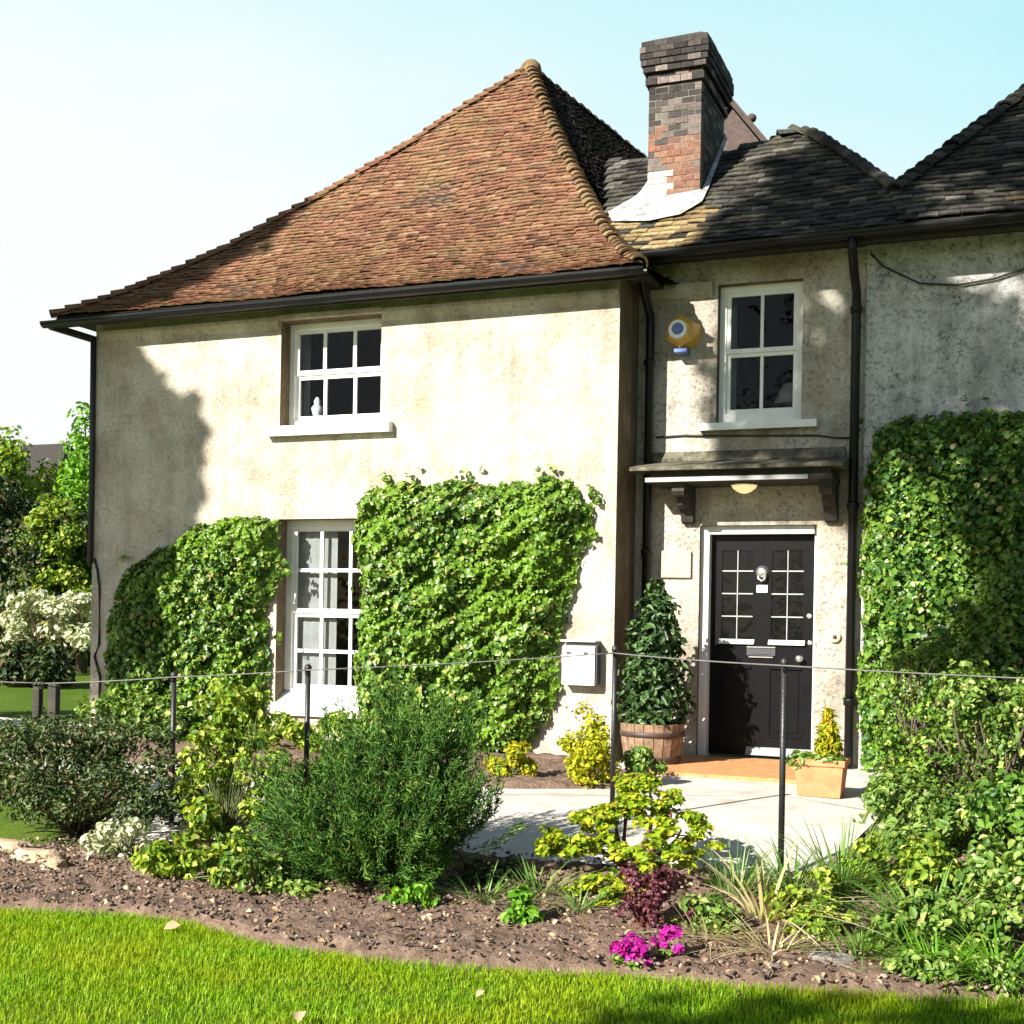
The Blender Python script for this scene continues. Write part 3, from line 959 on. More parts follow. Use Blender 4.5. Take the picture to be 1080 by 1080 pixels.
class Slope:
    """a tiled roof slope: eave line O..E and corner points; works in eave (s) and up-slope (t) coordinates"""
    def __init__(self, O, E, pts, sag=.0, wave=.0):
        self.O = Vector(O)
        self.e = (Vector(E) - self.O).normalized()
        far = max((Vector(p) for p in pts), key=lambda p: (p - self.O - self.e * (p - self.O).dot(self.e)).length)
        d = far - self.O
        self.p = (d - self.e * d.dot(self.e)).normalized()
        self.n = self.e.cross(self.p).normalized()
        if self.n.z < 0:
            self.n = -self.n
        self.poly = [((Vector(p) - self.O).dot(self.e), (Vector(p) - self.O).dot(self.p)) for p in pts]
        self.T = max(t for s, t in self.poly)
        self.sag, self.wave = sag, wave

    def pos(self, s, t, h=0):
        k = min(max(t / self.T, 0), 1)
        dip = -self.sag * math.sin(math.pi * k ** .75) if t > 0 else 0
        wv = self.wave * (math.sin(s * 1.9 + 1.3) * math.sin(t * 1.7 + .4) + .5 * math.sin(s * 4.3 + t * 3.1))
        return self.O + self.e * s + self.p * t + self.n * (wv + h) + Vector((0, 0, dip))

    def tiles(self, name, mats, parent, gauge=.078, width=.125, seed=0, lift=.030, select=None, tilt=.004, ext=.035):
        rnd = random.Random(seed)
        mb = MB()
        rows = int(self.T / gauge)
        for r in range(rows):
            t0 = r * gauge
            for (a, b_) in inpoly_intervals(self.poly, t0 + gauge * .4):
                mb.add([self.pos(a, t0 - .02, -.012), self.pos(b_, t0 - .02, -.012), self.pos(b_, t0 + gauge * 1.05, -.012), self.pos(a, t0 + gauge * 1.05, -.012)], [(0, 1, 2, 3)], len(mats) - 1)
                s = a - (width * .5 if r % 2 else 0) - rnd.uniform(0, .03)
                while s < b_:
                    w = width * rnd.uniform(.94, 1.04)
                    s0, s1 = max(s, a - ext), min(s + w - .004, b_ + ext)
                    s += w
                    if s1 - s0 < .03:
                        continue
                    tt = t0 + rnd.uniform(-.012, .012)
                    h0 = lift + rnd.uniform(-tilt, tilt); h1 = lift + rnd.uniform(-tilt, tilt)
                    if rnd.random() < .04:
                        h0 += .012
                    t1 = min(tt + gauge * 1.5, self.T - .005)
                    th = .013
                    mi = select(self.pos((s0 + s1) / 2, tt), rnd) if select else 0
                    mm = (s0 + s1) / 2
                    vs = [self.pos(s0, tt, h0), self.pos(mm, tt, (h0 + h1) / 2 + .005), self.pos(s1, tt, h1), self.pos(s1, t1, .006), self.pos(mm, t1, .009), self.pos(s0, t1, .006),
                          self.pos(s0, tt, h0 - th), self.pos(mm, tt, (h0 + h1) / 2 + .005 - th), self.pos(s1, tt, h1 - th)]
                    mb.add(vs, [(0, 1, 4, 5), (1, 2, 3, 4), (6, 7, 1, 0), (7, 8, 2, 1), (8, 3, 2), (6, 0, 5)], mi)
        return mb.build(name, mats, parent)

def bonnets(name, pts, nrm, mat, parent, r=.1, step=.17, length=.24, seed=0):
    """curved hip tiles, each lapping the one below"""
    rnd = random.Random(seed)
    mb = MB()
    segs = [(pts[i + 1] - pts[i]).length for i in range(len(pts) - 1)]
    tot = sum(segs)
    def at(d):
        d = max(0, min(d, tot - 1e-4))
        for i, L in enumerate(segs):
            if d <= L:
                return pts[i].lerp(pts[i + 1], d / L)
            d -= L
        return pts[-1]
    d = 0
    while d < tot - .05:
        a, b_ = at(d), at(min(d + length, tot))
        ax = (b_ - a).normalized()
        n = Vector(nrm)
        n = (n - ax * n.dot(ax)).normalized()
        sd_ = ax.cross(n)
        vs = []
        rr = r * rnd.uniform(.82, 1.14)
        for (c, k, lift) in ((a, 1.12, .03), (b_, .8, -.004), (a, .98, .012)):
            for j in range(7):
                t = rad(-82 + 164 * j / 6)
                vs.append(c + (sd_ * math.sin(t) + n * (math.cos(t) - .62)) * rr * k + n * lift)
        fs = [(j, j + 1, j + 8, j + 7) for j in range(6)] + [(14 + j, 15 + j, 1 + j, j) for j in range(6)]
        mb.add(vs, fs)
        d += step * rnd.uniform(.8, 1.22)
    return mb.build(name, mat, parent, smooth=False)

APEX = (-2.3, 3.58, 7.9)
RB = (-1.79, 7.37, 7.9)                     # the ridge runs back, a little to the right
EL_, ER_ = (-6.14, -.26, 4.27), (.26, -.26, 4.27)
front = Slope(EL_, ER_, [EL_, ER_, APEX], sag=.26, wave=.016)
def sel_front(p, rnd):
    return 1 if rnd.random() < .05 else 0
roof = front.tiles('roof', ['clay_tile', 'bonnet_tile', 'underlay'], house, seed=1, select=sel_front, tilt=.008)
ev = Vector((.134, .991, 0))
ER2 = Vector(ER_) + ev * 7.2
right = Slope(ER2, ER_, [ER2, ER_, APEX, RB, Vector(ER_) + ev * 9], sag=.26, wave=.012)
right.tiles('roof', ['shaded_tile', 'underlay'], house, seed=2)
EL2 = Vector(EL_) + ev * 7.2
left = Slope(EL2, EL_, [EL2, EL_, APEX, RB], sag=.26, wave=.012)
left.tiles('roof', ['clay_tile', 'underlay'], house, seed=3, gauge=.11, width=.16, lift=.014, ext=-.05)
def hip_curve(sl, A, B, n=14, h=.02):
    pts = []
    A, B = Vector(A), Vector(B)
    for i in range(n + 1):
        P = A.lerp(B, i / n)
        d = P - sl.O
        pts.append(sl.pos(d.dot(sl.e), d.dot(sl.p), h))
    return pts
hc = hip_curve(front, ER_, APEX)
bonnets('hip_tile', hc, (.55, -.25, .8), 'bonnet_tile', house, seed=4, r=.085, step=.12, length=.18)
bonnets('hip_tile', hip_curve(front, EL_, APEX), (-.5, -.35, .8), 'clay_tile', house, seed=5, r=.07, step=.15)
rp = [Vector(APEX).lerp(Vector(RB), i / 6) + Vector((0, 0, -.015)) for i in range(7)]
bonnets('ridge_tile', rp, (0, 0, 1), 'shaded_tile', house, r=.07, step=.2, length=.24, seed=6)
mb = MB(); mb.lathe([(.0, .10), (.07, .08), (.12, .03), (.14, -.06), (.12, -.12)], APEX, 12); mb.build('apex_cap', 'bonnet_tile', house, True)

# door wing roof: low hipped front with a hump
WZ, PK = 4.53, .87
def wing_z(y):
    return WZ + PK * (y - .2)
wingpts = [(-.75, .2, WZ), (2.38, .2, WZ), (2.2, 1.95, wing_z(1.0) + .0), ]
top_line = [(2.30, .75), (2.1, 1.02), (1.8, 1.42), (1.45, 1.82), (1.25, 1.97), (1.15, 2.0), (1.02, 1.92), (.81, 1.84), (.5, 1.78), (-.75, 1.9)]
wing = Slope((-.75, .2, WZ), (2.38, .2, WZ), [(0, .2, WZ), (2.38, .2, WZ)] + [(x, y, wing_z(y)) for x, y in top_line] + [(-.42, .9, wing_z(.9))], sag=.03, wave=.014)
def sel_wing(p, rnd):
    lim = .75 - .35 * (p.y - .2)
    return 1 if (p.x < .62 and p.y < .85 and rnd.random() < .8) else 0  # mossy tiles where the sun reaches, its golden light put into their colour
wing.tiles('roof', ['slate_tile', 'sunlit_moss_tile', 'underlay'], house, seed=7, gauge=.1, width=.16, select=sel_wing, tilt=.008)
hw = [wing.pos((Vector((x, y, wing_z(y))) - wing.O).dot(wing.e), (Vector((x, y, wing_z(y))) - wing.O).dot(wing.p), .02) for x, y in top_line[:7]]
bonnets('hip_tile', list(reversed(hw)), (.2, .1, .9), 'slate_tile', house, r=.09, step=.14, seed=8)
mb = MB()                                    # back of the wing roof
bk = [Vector((x, y, wing_z(y) - .01)) for x, y in top_line]
vs = bk + [Vector((p.x, 5.2, 4.5)) for p in bk]
n_ = len(bk)
mb.add(vs, [(i + 1, i, i + n_, i + n_ + 1) for i in range(n_ - 1)])
mb.build('roof', 'slate_tile', house)

# right wing roof
rw_pts = [(2.36, .2, 4.56), (9.3, .2, 4.58), (9.3, 4.3, 8.05), (4.75, 4.3, 8.05), (3.3, 2.3, 6.34), (2.26, .68, 4.97)]
rslope = Slope((2.36, .2, 4.56), (9.3, .2, 4.58), rw_pts, sag=.02, wave=.016)
rslope.tiles('roof', ['slate_tile', 'sunlit_moss_tile', 'underlay'], house, seed=9, gauge=.1, width=.17, tilt=.008, select=lambda p, r: 1 if (p.z < 4.8 and r.random() < .03) else 0)
mb = MB()
mb.add([(2.36, .2, 4.54), (2.26, .68, 4.94), (3.3, 2.3, 6.31), (4.75, 4.3, 8.02), (4.75, 8, 8.02), (2.2, 8, 4.54)], [(5, 4, 3, 2, 1, 0)])
mb.add([(4.75, 4.3, 8.02), (9.3, 4.3, 8.02), (9.3, 8.3, 4.54), (4.75, 8.3, 4.54)], [(0, 1, 2, 3)])
mb.build('roof', 'slate_tile', house)
bonnets('hip_tile', [rslope.pos((Vector(p) - rslope.O).dot(rslope.e), (Vector(p) - rslope.O).dot(rslope.p), .02) for p in rw_pts[5:2:-1]], (-.4, -.2, .9), 'slate_tile', house, r=.09, step=.16, seed=10)

# rear roof seen behind the chimney
mb = MB()
mb.add([(.06, 4.1, 7.38), (1.6, 4.1, 5.42), (1.6, 8, 5.42), (.06, 8, 7.38)], [(0, 1, 2, 3)])
mb.add([(.06, 4.1, 7.38), (-1.4, 4.1, 5.42), (-1.4, 8, 5.42), (.06, 8, 7.38)], [(3, 2, 1, 0)])
mb.add([(.05, 4.16, 7.32), (1.5, 4.16, 5.42), (1.5, 4.16, 4.3), (-1.3, 4.16, 4.3), (-1.3, 4.16, 5.42)], [(4, 3, 2, 1, 0)])
mb.build('roof', 'pink_red_tile', house)
mb = MB()
mb.tube([(.06, 4.08, 7.37), (.86, 4.08, 6.34)], .035, 6)
mb.build('verge_tile', 'pink_red_tile', house)
mb = MB(); mb.tube([(.26, 4.3, 7.0), (.26, 4.3, 7.2)], .018, 6); mb.lathe([(.01, -.05), (.05, -.03), (.062, 0), (.05, .035), (.01, .06)], (.26, 4.3, 7.22), 10)
mb.build('finial', 'pink_red_tile', house, True)

# soffits, fascia, gutters
mb = MB()
mb.box(-6.05, .2, -.2, 0, 4.235, 4.262)
mb.box(-6.05, -5.78, 0, 9, 4.235, 4.262)
mb.box(-.4, 9, .24, .6, 4.50, 4.528)
mb.box(-6.08, .22, -.232, -.2, 4.165, 4.275)
mb.box(-.02, 9, .21, .24, 4.42, 4.53)
mb.box(.0, .25, .0, .6, 4.25, 4.28)
mb.build('soffit', 'soffit_dark', house)

def gutter(name, p0, p1, r=.062):
    mb = MB()
    p0, p1 = Vector(p0), Vector(p1)
    d = (p1 - p0).normalized()
    s_ = Vector((d.y, -d.x, 0))
    n = 10
    vs = []
    for (P, ) in ((p0, ), (p1, )):
        for rr in (r, r - .008):
            for k in range(n + 1):
                t = math.pi * k / n
                vs.append(P + s_ * math.cos(t) * rr - Vector((0, 0, 1)) * math.sin(t) * rr)
    m_ = n + 1
    fs = []
    for k in range(n):
        fs.append((k, k + 1, 2 * m_ + k + 1, 2 * m_ + k))
        fs.append((m_ + k + 1, m_ + k, 3 * m_ + k, 3 * m_ + k + 1))
        fs.append((k + 1, k, m_ + k, m_ + k + 1))
        fs.append((2 * m_ + k, 2 * m_ + k + 1, 3 * m_ + k + 1, 3 * m_ + k))
    for k in (0, n):
        fs.append((k, 2 * m_ + k, 3 * m_ + k, m_ + k))
    mb.add(vs, fs)
    return mb.build(name, 'black_paint', house)
gutter('gutter', (-6.22, -.295, 4.215), (.31, -.295, 4.235))
gutter('gutter', (-.02, .145, 4.49), (2.3, .145, 4.51))
gutter('gutter', (2.3, .14, 4.51), (9.2, .14, 4.55))
gutter('gutter', (-6.2, 9, 4.215), (-6.2, -.2, 4.215))

def pipe(name, pts, r=.04, collars=()):
    mb = MB()
    mb.tube(pts, r, 12)
    for (x, y, z) in collars:
        mb.lathe([(r + .012, 0), (r + .014, .05), (r + .012, .06)], (x, y, z), 12)
    return mb.build(name, 'black_paint', house, True)
pipe('drainpipe', [(.135, .15, 4.44), (.135, .16, 4.36), (.135, .3, 4.18), (.135, .5, 4.02), (.135, .52, 3.9), (.135, .52, -.04)], .04,
     [(.135, .52, 3.55), (.135, .52, 1.8), (.135, .52, .4)])
pipe('drainpipe', [(1.985, .14, 4.46), (1.985, .15, 4.36), (1.985, .3, 4.2), (1.985, .48, 4.08), (1.985, .5, 3.95), (1.985, .5, -.04)], .04,
     [(1.985, .5, 3.9), (1.985, .5, 2.2), (1.985, .5, .5)])
mb = MB(); mb.tube([(-5.80, -.02, 4.1), (-5.79, -.02, 3.0), (-5.79, -.02, 1.7)], .03, 8); mb.build('downpipe', 'cable_black', house, True)

# ------------------------------------------------------------------ chimney
chb = MB()
CX0, CX1, CY0, CY1, CZ0, CZ1 = -.06, .46, 1.0, 1.98, 4.9, 6.30
chb.box(CX0 + .004, CX1 - .004, CY0 + .004, CY1 - .004, 4.7, 6.34, 4)
rb = random.Random(21)
def brick_ring(x0, x1, y0, y1, z, h, choose):
    """one course round a rectangle, alternate courses shifted"""
    k = int(round(z / .062)) % 2
    for side in range(4):
        if side in (0, 2):
            a, b_ = x0, x1
        else:
            a, b_ = y0 + .1, y1 - .1
        n = max(2, int(round((b_ - a) / .125)))
        L = (b_ - a) / n
        s = a - (L / 2 if k else 0)
        while s < b_ - .01:
            s0, s1 = max(s, a), min(s + L, b_)
            s += L
            if s1 - s0 < .03:
                continue
            pj = rb.uniform(-.003, .004)
            z0, z1 = z + rb.uniform(.002, .005), z + h - rb.uniform(.002, .005)
            ga = .003
            if side == 0:
                bx = (s0 + ga, s1 - ga, y0 - pj, y0 + .1)
            elif side == 2:
                bx = (s0 + ga, s1 - ga, y1 - .1, y1 + pj)
            elif side == 1:
                bx = (x1 - .1, x1 + pj, s0 + ga, s1 - ga)
            else:
                bx = (x0 - pj, x0 + .1, s0 + ga, s1 - ga)
            chb.box(*bx, z0, z1, choose((bx[0] + bx[1]) / 2, z, side))
def choose_brick(x, z, side):
    u = (x - CX0) / (CX1 - CX0)
    h = (z - 5.1) / 1.2
    if side == 1:
        return 0 if rb.random() < .75 else 1  # right face is mostly the darkest brick
    if h < .30 and u < .42:
        return 3
    if h < .56 and u > .35:
        return 2 if rb.random() < .9 else 1
    if h < .45:
        return 3 if rb.random() < .2 else 1
    if h > .78:
        return 3 if (.45 < u < .75 and h > .85 and rb.random() < .5) else (0 if rb.random() < .6 else 1)
    return rb.choice([0, 1, 1, 1, 1, 1, 2])
z = CZ0
while z < CZ1 - .01:
    brick_ring(CX0, CX1, CY0, CY1, z, .062, choose_brick)
    z += .062
chim = chb.build('chimney', ['brick_soot', 'brick_worn', 'brick_red', 'brick_lime', 'mortar'], house)
chb = MB()
soot = lambda x, z, s: 0 if rb.random() < .9 else 1
def ring_at(d, z, h, fn=soot):
    brick_ring(CX0 - d, CX1 + d, CY0 - d, CY1 + d, z, h, fn)
    chb.box(CX0 - d + .006, CX1 + d - .006, CY0 - d + .006, CY1 + d - .006, z + .002, z + h - .002, 2)
ring_at(.03, 6.345, .07, lambda x, z, s: 1 if rb.random() < .6 else 0)
ring_at(.012, 6.418, .04)
for i, d in enumerate((.05, .068, .078, .078, .066)):
    ring_at(d, 6.46 + i * .06, .058)
chb.add([(CX0 - .06, CY0 - .06, 6.755), (CX1 + .06, CY0 - .06, 6.755), (CX1 + .06, CY1 + .06, 6.755), (CX0 - .06, CY1 + .06, 6.755),
         (CX0 + .04, CY0 + .06, 6.82), (CX1 - .04, CY0 + .06, 6.83), (CX1 - .04, CY1 - .06, 6.82), (CX0 + .04, CY1 - .06, 6.82)],
        [(0, 1, 5, 4), (1, 2, 6, 5), (2, 3, 7, 6), (3, 0, 4, 7), (4, 5, 6, 7)], 2)
chb.build('chimney_cap', ['brick_soot', 'brick_worn', 'brick_soot'], chim)
# cement fillet and lead round its foot
mb = MB()
outer = [(-.18, 1.08), (-.40, .84), (-.3, .66), (.08, .60), (.36, .66), (.52, .84), (.52, 1.1), (.49, 2.0), (-.08, 2.02), (-.10, 1.8)]
inner = [(-.07, 1.3), (-.07, 1.1), (-.07, .99), (.15, .99), (.47, .99), (.47, 1.02), (.47, 1.2), (.47, 1.99), (.2, 1.99), (-.07, 1.99)]
rf = random.Random(5)
vs = [(x, y, wing_z(y) + .035 + rf.uniform(0, .012)) for x, y in outer]
vs += [((a[0] * .45 + c[0] * .55), (a[1] * .45 + c[1] * .55), wing_z((a[1] * .45 + c[1] * .55)) + .055 + rf.uniform(-.01, .02)) for a, c in zip(outer, inner)]
vs += [(x, y, wing_z(max(y, .95)) + .07 + rf.uniform(-.02, .03)) for x, y in inner]
n_ = len(outer)
mb.add(vs, [(k * n_ + i, k * n_ + (i + 1) % n_, (k + 1) * n_ + (i + 1) % n_, (k + 1) * n_ + i) for k in range(2) for i in range(n_)])
mb.build('cement_fillet', 'cement', chim, True)

# ------------------------------------------------------------------ things on the walls
al = thing('alarm_box', (.43, .6, 3.83), 'yellow hexagonal burglar alarm box on the wall beside the upper window', 'alarm box')
mb = MB()
hexp = [(.14 * math.cos(rad(60 * k + 90)) + .43, .15 * math.sin(rad(60 * k + 90)) + 3.84) for k in range(6)]
hexs = [(.43 + (x - .43) * .72, 3.84 + (z_ - 3.84) * .72) for x, z_ in hexp]
vs = [(x + .04, .598, z_) for x, z_ in hexp] + [(x, .45, z_) for x, z_ in hexp] + [(x, .42, z_) for x, z_ in hexs]
fs = [(5, 4, 3, 2, 1, 0)] + [(i, (i + 1) % 6, 6 + (i + 1) % 6, 6 + i) for i in range(6)] + [(6 + i, 6 + (i + 1) % 6, 12 + (i + 1) % 6, 12 + i) for i in range(6)] + [tuple(range(12, 18))]
mb.add(vs, [tuple(reversed(f)) for f in fs])
mb.build('cover', 'alarm_yellow', al)
mb = MB(); mb.lathe([(.085, 0), (.085, .008)], (.42, .419, 3.85), 22, axis='y'); mb.build('badge', 'alarm_white', al)
mb = MB(); mb.lathe([(.055, 0), (.05, .006)], (.42, .41, 3.855), 16, axis='y'); mb.build('badge_emblem', 'alarm_blue', al)
mb = MB(); mb.box(.38, .50, .45, .6, 3.645, 3.685, bev=.006); mb.build('strobe', 'alarm_blue', al)

pb = thing('letter_box', (-.3, 0, .62), 'pale grey metal letter box on the cream wall left of the potted bay', 'letter box')
mb = MB(); mb.prism_x([(-.002, .62), (-.13, .62), (-.13, .96), (-.002, 1.0)], -.44, -.135); mb.build('body', 'box_grey', pb)
mb = MB(); mb.box(-.45, -.125, -.155, -.004, 1.003, 1.02, bev=.003); mb.build('lid', 'box_grey', pb)
for xx in (-.40, -.24):
    mb = MB(); mb.box(xx, xx + .04, -.136, -.131, .895, .915); mb.build('screw', 'box_dark', pb)
mb = MB(); mb.box(-.134, -.120, -.115, -.004, .63, .97); mb.build('shaded_side', 'box_dark', pb)  # added dark sheet: shade of the box's right side put into colour

pq = thing('plaque', (.4, .6, 1.72), 'blank square cream stone plaque on the wall left of the door', 'plaque')
mb = MB(); mb.box(.26, .54, .57, .598, 1.60, 1.85, bev=.006); mb.build('slab', 'plaque_stone', pq)
db = thing('doorbell', (1.84, .6, 1.09), 'round brown bell push on the lit wall right of the door', 'doorbell')
mb = MB(); mb.lathe([(.055, 0), (.055, .015), (.042, .025)], (1.84, .598, 1.09), 18, axis='y'); mb.build('back_plate', 'plaque_stone', db, True)
mb = MB(); mb.lathe([(.02, 0), (.016, .012)], (1.84, .574, 1.09), 12, axis='y'); mb.build('button', 'barrel_hoop', db, True)

def cable(pts, label, r=.008):
    mb = MB(); mb.tube(pts, r, 6)
    o = mb.build('cable', 'cable_black', smooth=True)
    return tag(o, label, 'cable', 'cables fixed to the house walls')
cable([(2.09, .545, 4.42), (2.2, .545, 4.30), (2.5, .545, 4.13), (2.81, .545, 4.09), (3.1, .545, 4.12), (3.4, .545, 4.2), (4.2, .545, 4.35)],
      'black cable sagging across the grey wall under the right hand eaves', .009)
cable([(.19, .585, 2.90), (.45, .585, 2.91), (.62, .585, 2.90), (1.66, .585, 2.865), (1.8, .585, 2.84), (1.95, .585, 2.83)],
      'thin dark cable crossing the wall below the window sill above the canopy', .009)
cable([(-5.74, -.012, 1.75), (-5.70, -.012, 1.62), (-5.67, -.012, 1.45), (-5.66, -.012, .85), (-5.72, -.012, .72), (-5.64, -.012, .5), (-5.66, -.012, 0)],
      'black cable running down the grey left corner of the house', .012)

# ------------------------------------------------------------------ ivy
def poly_dist(P, poly):
    """inside mask and distance to the outline for points P (n,2)"""
    poly = np.array(poly, float)
    n = len(poly)
    inside = np.zeros(len(P), bool)
    dist = np.full(len(P), 1e9)
    for i in range(n):
        a, b_ = poly[i], poly[(i + 1) % n]
        c = ((a[1] > P[:, 1]) != (b_[1] > P[:, 1]))
        with np.errstate(divide='ignore', invalid='ignore'):
            xx = (b_[0] - a[0]) * (P[:, 1] - a[1]) / (b_[1] - a[1]) + a[0]
        inside ^= c & (P[:, 0] < xx)
        ab = b_ - a
        t = np.clip(((P - a) @ ab) / (ab @ ab), 0, 1)
        dist = np.minimum(dist, np.linalg.norm(P - a - t[:, None] * ab, axis=1))
    return inside, dist

def ivy(label, poly, y, n, thick, size, mat, seed, stem_x):
    rng = np.random.default_rng(seed)
    pa = np.array(poly)
    lo, hi = pa.min(0) - .15, pa.max(0) + .15
    P2 = rng.uniform(lo, hi, (n * 2, 2))
    ins, d = poly_dist(P2, poly)
    wob = .045 * vnoise(np.column_stack([P2, P2[:, 0] * 0]), 14, seed)
    sd_ = np.where(ins, d, -d) + wob
    k = (sd_ > -.02) | ((sd_ > -.17) & (vnoise(np.column_stack([P2, P2[:, 0] * 0]), 9, seed + 7) > .5) & (rng.uniform(0, 1, len(P2)) < .2))
    P2, sd_ = P2[k][:n], sd_[k][:n]
    P3 = np.column_stack([P2, np.zeros(len(P2))])
    prof = thick * np.sqrt(np.clip(sd_ / .28, .03, 1)) * (1 + .34 * vnoise(P3, 4.5, seed + 1) + .46 * vnoise(P3, 17, seed + 2))
    q = rng.uniform(0, 1, len(P2)) ** .5
    depth = np.maximum(prof, .02) * q + .02
    P = np.column_stack([P2[:, 0], y - depth, P2[:, 1]])
    # outward direction: away from the wall, turning sideways near the outline
    eps = .05
    def df(dx, dz):
        i_, d_ = poly_dist(P2 + np.array([dx, dz]), poly)
        return np.where(i_, d_, -d_)
    gx, gz = df(eps, 0) - df(-eps, 0), df(0, eps) - df(0, -eps)
    e = np.clip(1 - sd_ / .22, 0, 1)
    N = np.column_stack([-gx / (2 * eps) * e * 1.2 + .5 * vnoise(P3, 9, seed + 3), -np.ones(len(P2)), -gz / (2 * eps) * e * 1.2 + .35 + .4 * vnoise(P3, 11, seed + 4)])
    root = thing('ivy', (stem_x, y, -.05), label, 'ivy')
    leaves('foliage', P, N, size, mat, root, rng, 'ivy', .95, .6, .15, wob=.62)
    rnd = random.Random(seed)
    mb = MB()
    for j in range(9):
        b_ = Vector((stem_x + rnd.uniform(-.15, .15), y - .03, -.1))
        tgt = P2[rnd.randrange(len(P2))]
        pts = [b_ + (Vector((tgt[0], y - .02, tgt[1])) - b_) * (i / 7) + Vector((rnd.uniform(-.04, .04), 0, rnd.uniform(-.04, .04))) for i in range(8)]
        mb.tube(pts, [.02 - .002 * i for i in range(8)], 5)
    mb.build('stem', 'bark', root, True)
    return root

ivy('ivy on the left of the facade with a slanting top beside the tall window',
    [(-5.50, -.1), (-5.47, 1.2), (-5.24, 1.62), (-4.85, 1.84), (-4.4, 2.08), (-3.9, 2.14), (-3.47, 2.12), (-3.49, 1.6), (-3.62, 1.2), (-3.58, .6), (-3.66, -.1)],
    0, 20000, .26, .045, 'ivy_leaf', 31, -4.4)
ivy('square topped ivy between the tall window and the letter box',
    [(-2.50, -.1), (-2.55, .7), (-2.49, 1.3), (-2.58, 2.0), (-2.5, 2.33), (-2.3, 2.42), (-1.6, 2.44), (-1.1, 2.40), (-.66, 2.45), (-.38, 2.38), (-.24, 2.2), (-.24, 1.97),
     (-.38, 1.75), (-.41, 1.45), (-.5, 1.1), (-.54, .64), (-.58, .4), (-.78, .1), (-.9, -.1)],
    0, 29000, .28, .045, 'ivy_leaf', 32, -1.4)
ivy('tall dark ivy covering the grey wall right of the front door',
    [(2.10, -.1), (2.08, .9), (2.10, 1.35), (2.08, 2.0), (2.12, 2.5), (2.14, 2.86), (2.3, 2.95), (2.7, 2.98), (3.1, 2.98), (3.6, 2.95), (4.6, 3.0), (4.9, 2.4), (4.8, -.1)],
    .57, 38000, .28, .044, 'ivy_leaf_dark', 33, 3.2)

# ------------------------------------------------------------------ potted plants
pt = thing('barrel_planter', (.40, -.12, -.05), 'brown oak half barrel under the bay tree in the corner', 'planter')
mb = MB()
prof = [(.20, 0), (.235, .03), (.265, .2), (.28, .37), (.255, .37), (.25, .33)]
n_ = 20
for k in range(n_):
    t0, t1 = 2 * math.pi * k / n_ + .012, 2 * math.pi * (k + 1) / n_ - .012
    vs = []
    for (r, h) in prof:
        for t in (t0, t1):
            vs.append((.40 + r * math.cos(t), -.12 + r * math.sin(t), -.05 + h))
    mb.add(vs, [(2 * i, 2 * i + 1, 2 * i + 3, 2 * i + 2) for i in range(len(prof) - 1)])
mb.lathe([(.19, .0), (.25, .28), (.24, .3)], (.40, -.12, -.05), 20)
mb.build('staves', 'barrel_oak', pt)
for (h, r) in ((.07, .247), (.28, .277)):
    mb = MB(); mb.lathe([(r - .004, -.022), (r + .002, -.02), (r + .004, .02), (r - .002, .022)], (.40, -.12, -.05 + h), 28); mb.build('hoop', 'barrel_hoop', pt, True)
mb = MB(); mb.lathe([(.25, .31), (.02, .33)], (.40, -.12, -.05), 18); mb.build('compost', 'soil', pt)
bt = thing('bay_tree', (.40, -.12, .27), 'dark glossy conical bay tree growing in the half barrel', 'tree')
foliage('crown', [((.40, -.12, .50), (.33, .33, .25), 3), ((.40, -.12, .78), (.29, .29, .26), 2.6), ((.40, -.12, 1.05), (.24, .24, .24), 1.9),
                  ((.42, -.12, 1.27), (.17, .17, .2), 1.2), ((.42, -.12, 1.44), (.09, .09, .13), .5)], 3000, .075, 'bay_leaf', bt, 41, 'oval', .55, .1, .4, upb=.6)
stems('trunk', (.40, -.12, .26), [(.40, -.12, 1.3), (.5, -.1, .9), (.3, -.15, .9)], .018, 'bark', bt, 3)

tr = thing('planter', (2.02, -1.3, -.05), 'orange terracotta trough by the doorway at the foot of the ivy', 'planter')
mb = MB()
def trough(mb, x0, x1, y0, y1, z0, z1, d, wall):
    a = [(x0 + d, y0 + d, z0), (x1 - d, y0 + d, z0), (x1 - d, y1 - d, z0), (x0 + d, y1 - d, z0)]
    b_ = [(x0, y0, z1), (x1, y0, z1), (x1, y1, z1), (x0, y1, z1)]
    c = [(x0 + wall, y0 + wall, z1), (x1 - wall, y0 + wall, z1), (x1 - wall, y1 - wall, z1), (x0 + wall, y1 - wall, z1)]
    e = [(x, y, z1 - .04) for x, y, _ in c]
    vs = a + b_ + c + e
    fs = [(3, 2, 1, 0), (12, 13, 14, 15)]
    for k in range(3):
        for i in range(4):
            j = (i + 1) % 4
            fs.append((k * 4 + i, k * 4 + j, k * 4 + 4 + j, k * 4 + 4 + i))
    mb.add(vs, fs)
trough(mb, 1.84, 2.19, -1.46, -1.16, -.05, .215, .025, .025)
mb.box(1.83, 2.20, -1.47, -1.445, .175, .222, bev=.004); mb.box(2.178, 2.202, -1.444, -1.15, .175, .222, bev=.004)
mb.build('trough', 'terracotta', tr)
mb = MB(); mb.box(1.87, 2.16, -1.43, -1.19, .16, .19); mb.build('compost', 'soil', tr)
gc = thing('golden_conifer', (2.06, -1.3, .19), 'small golden dwarf conifer standing in the terracotta trough', 'conifer')
foliage('foliage', [((2.06, -1.3, .29), (.10, .10, .11), 1.2), ((2.06, -1.3, .40), (.075, .075, .12), 1), ((2.06, -1.3, .50), (.045, .045, .10), .6)], 1500, .045, 'gold_leaf', gc, 42, 'strip', .35, -.9, .4, upb=1.0)
stems('stem', (2.06, -1.3, .18), [(2.06, -1.3, .5)], .008, 'bark', gc, 2)
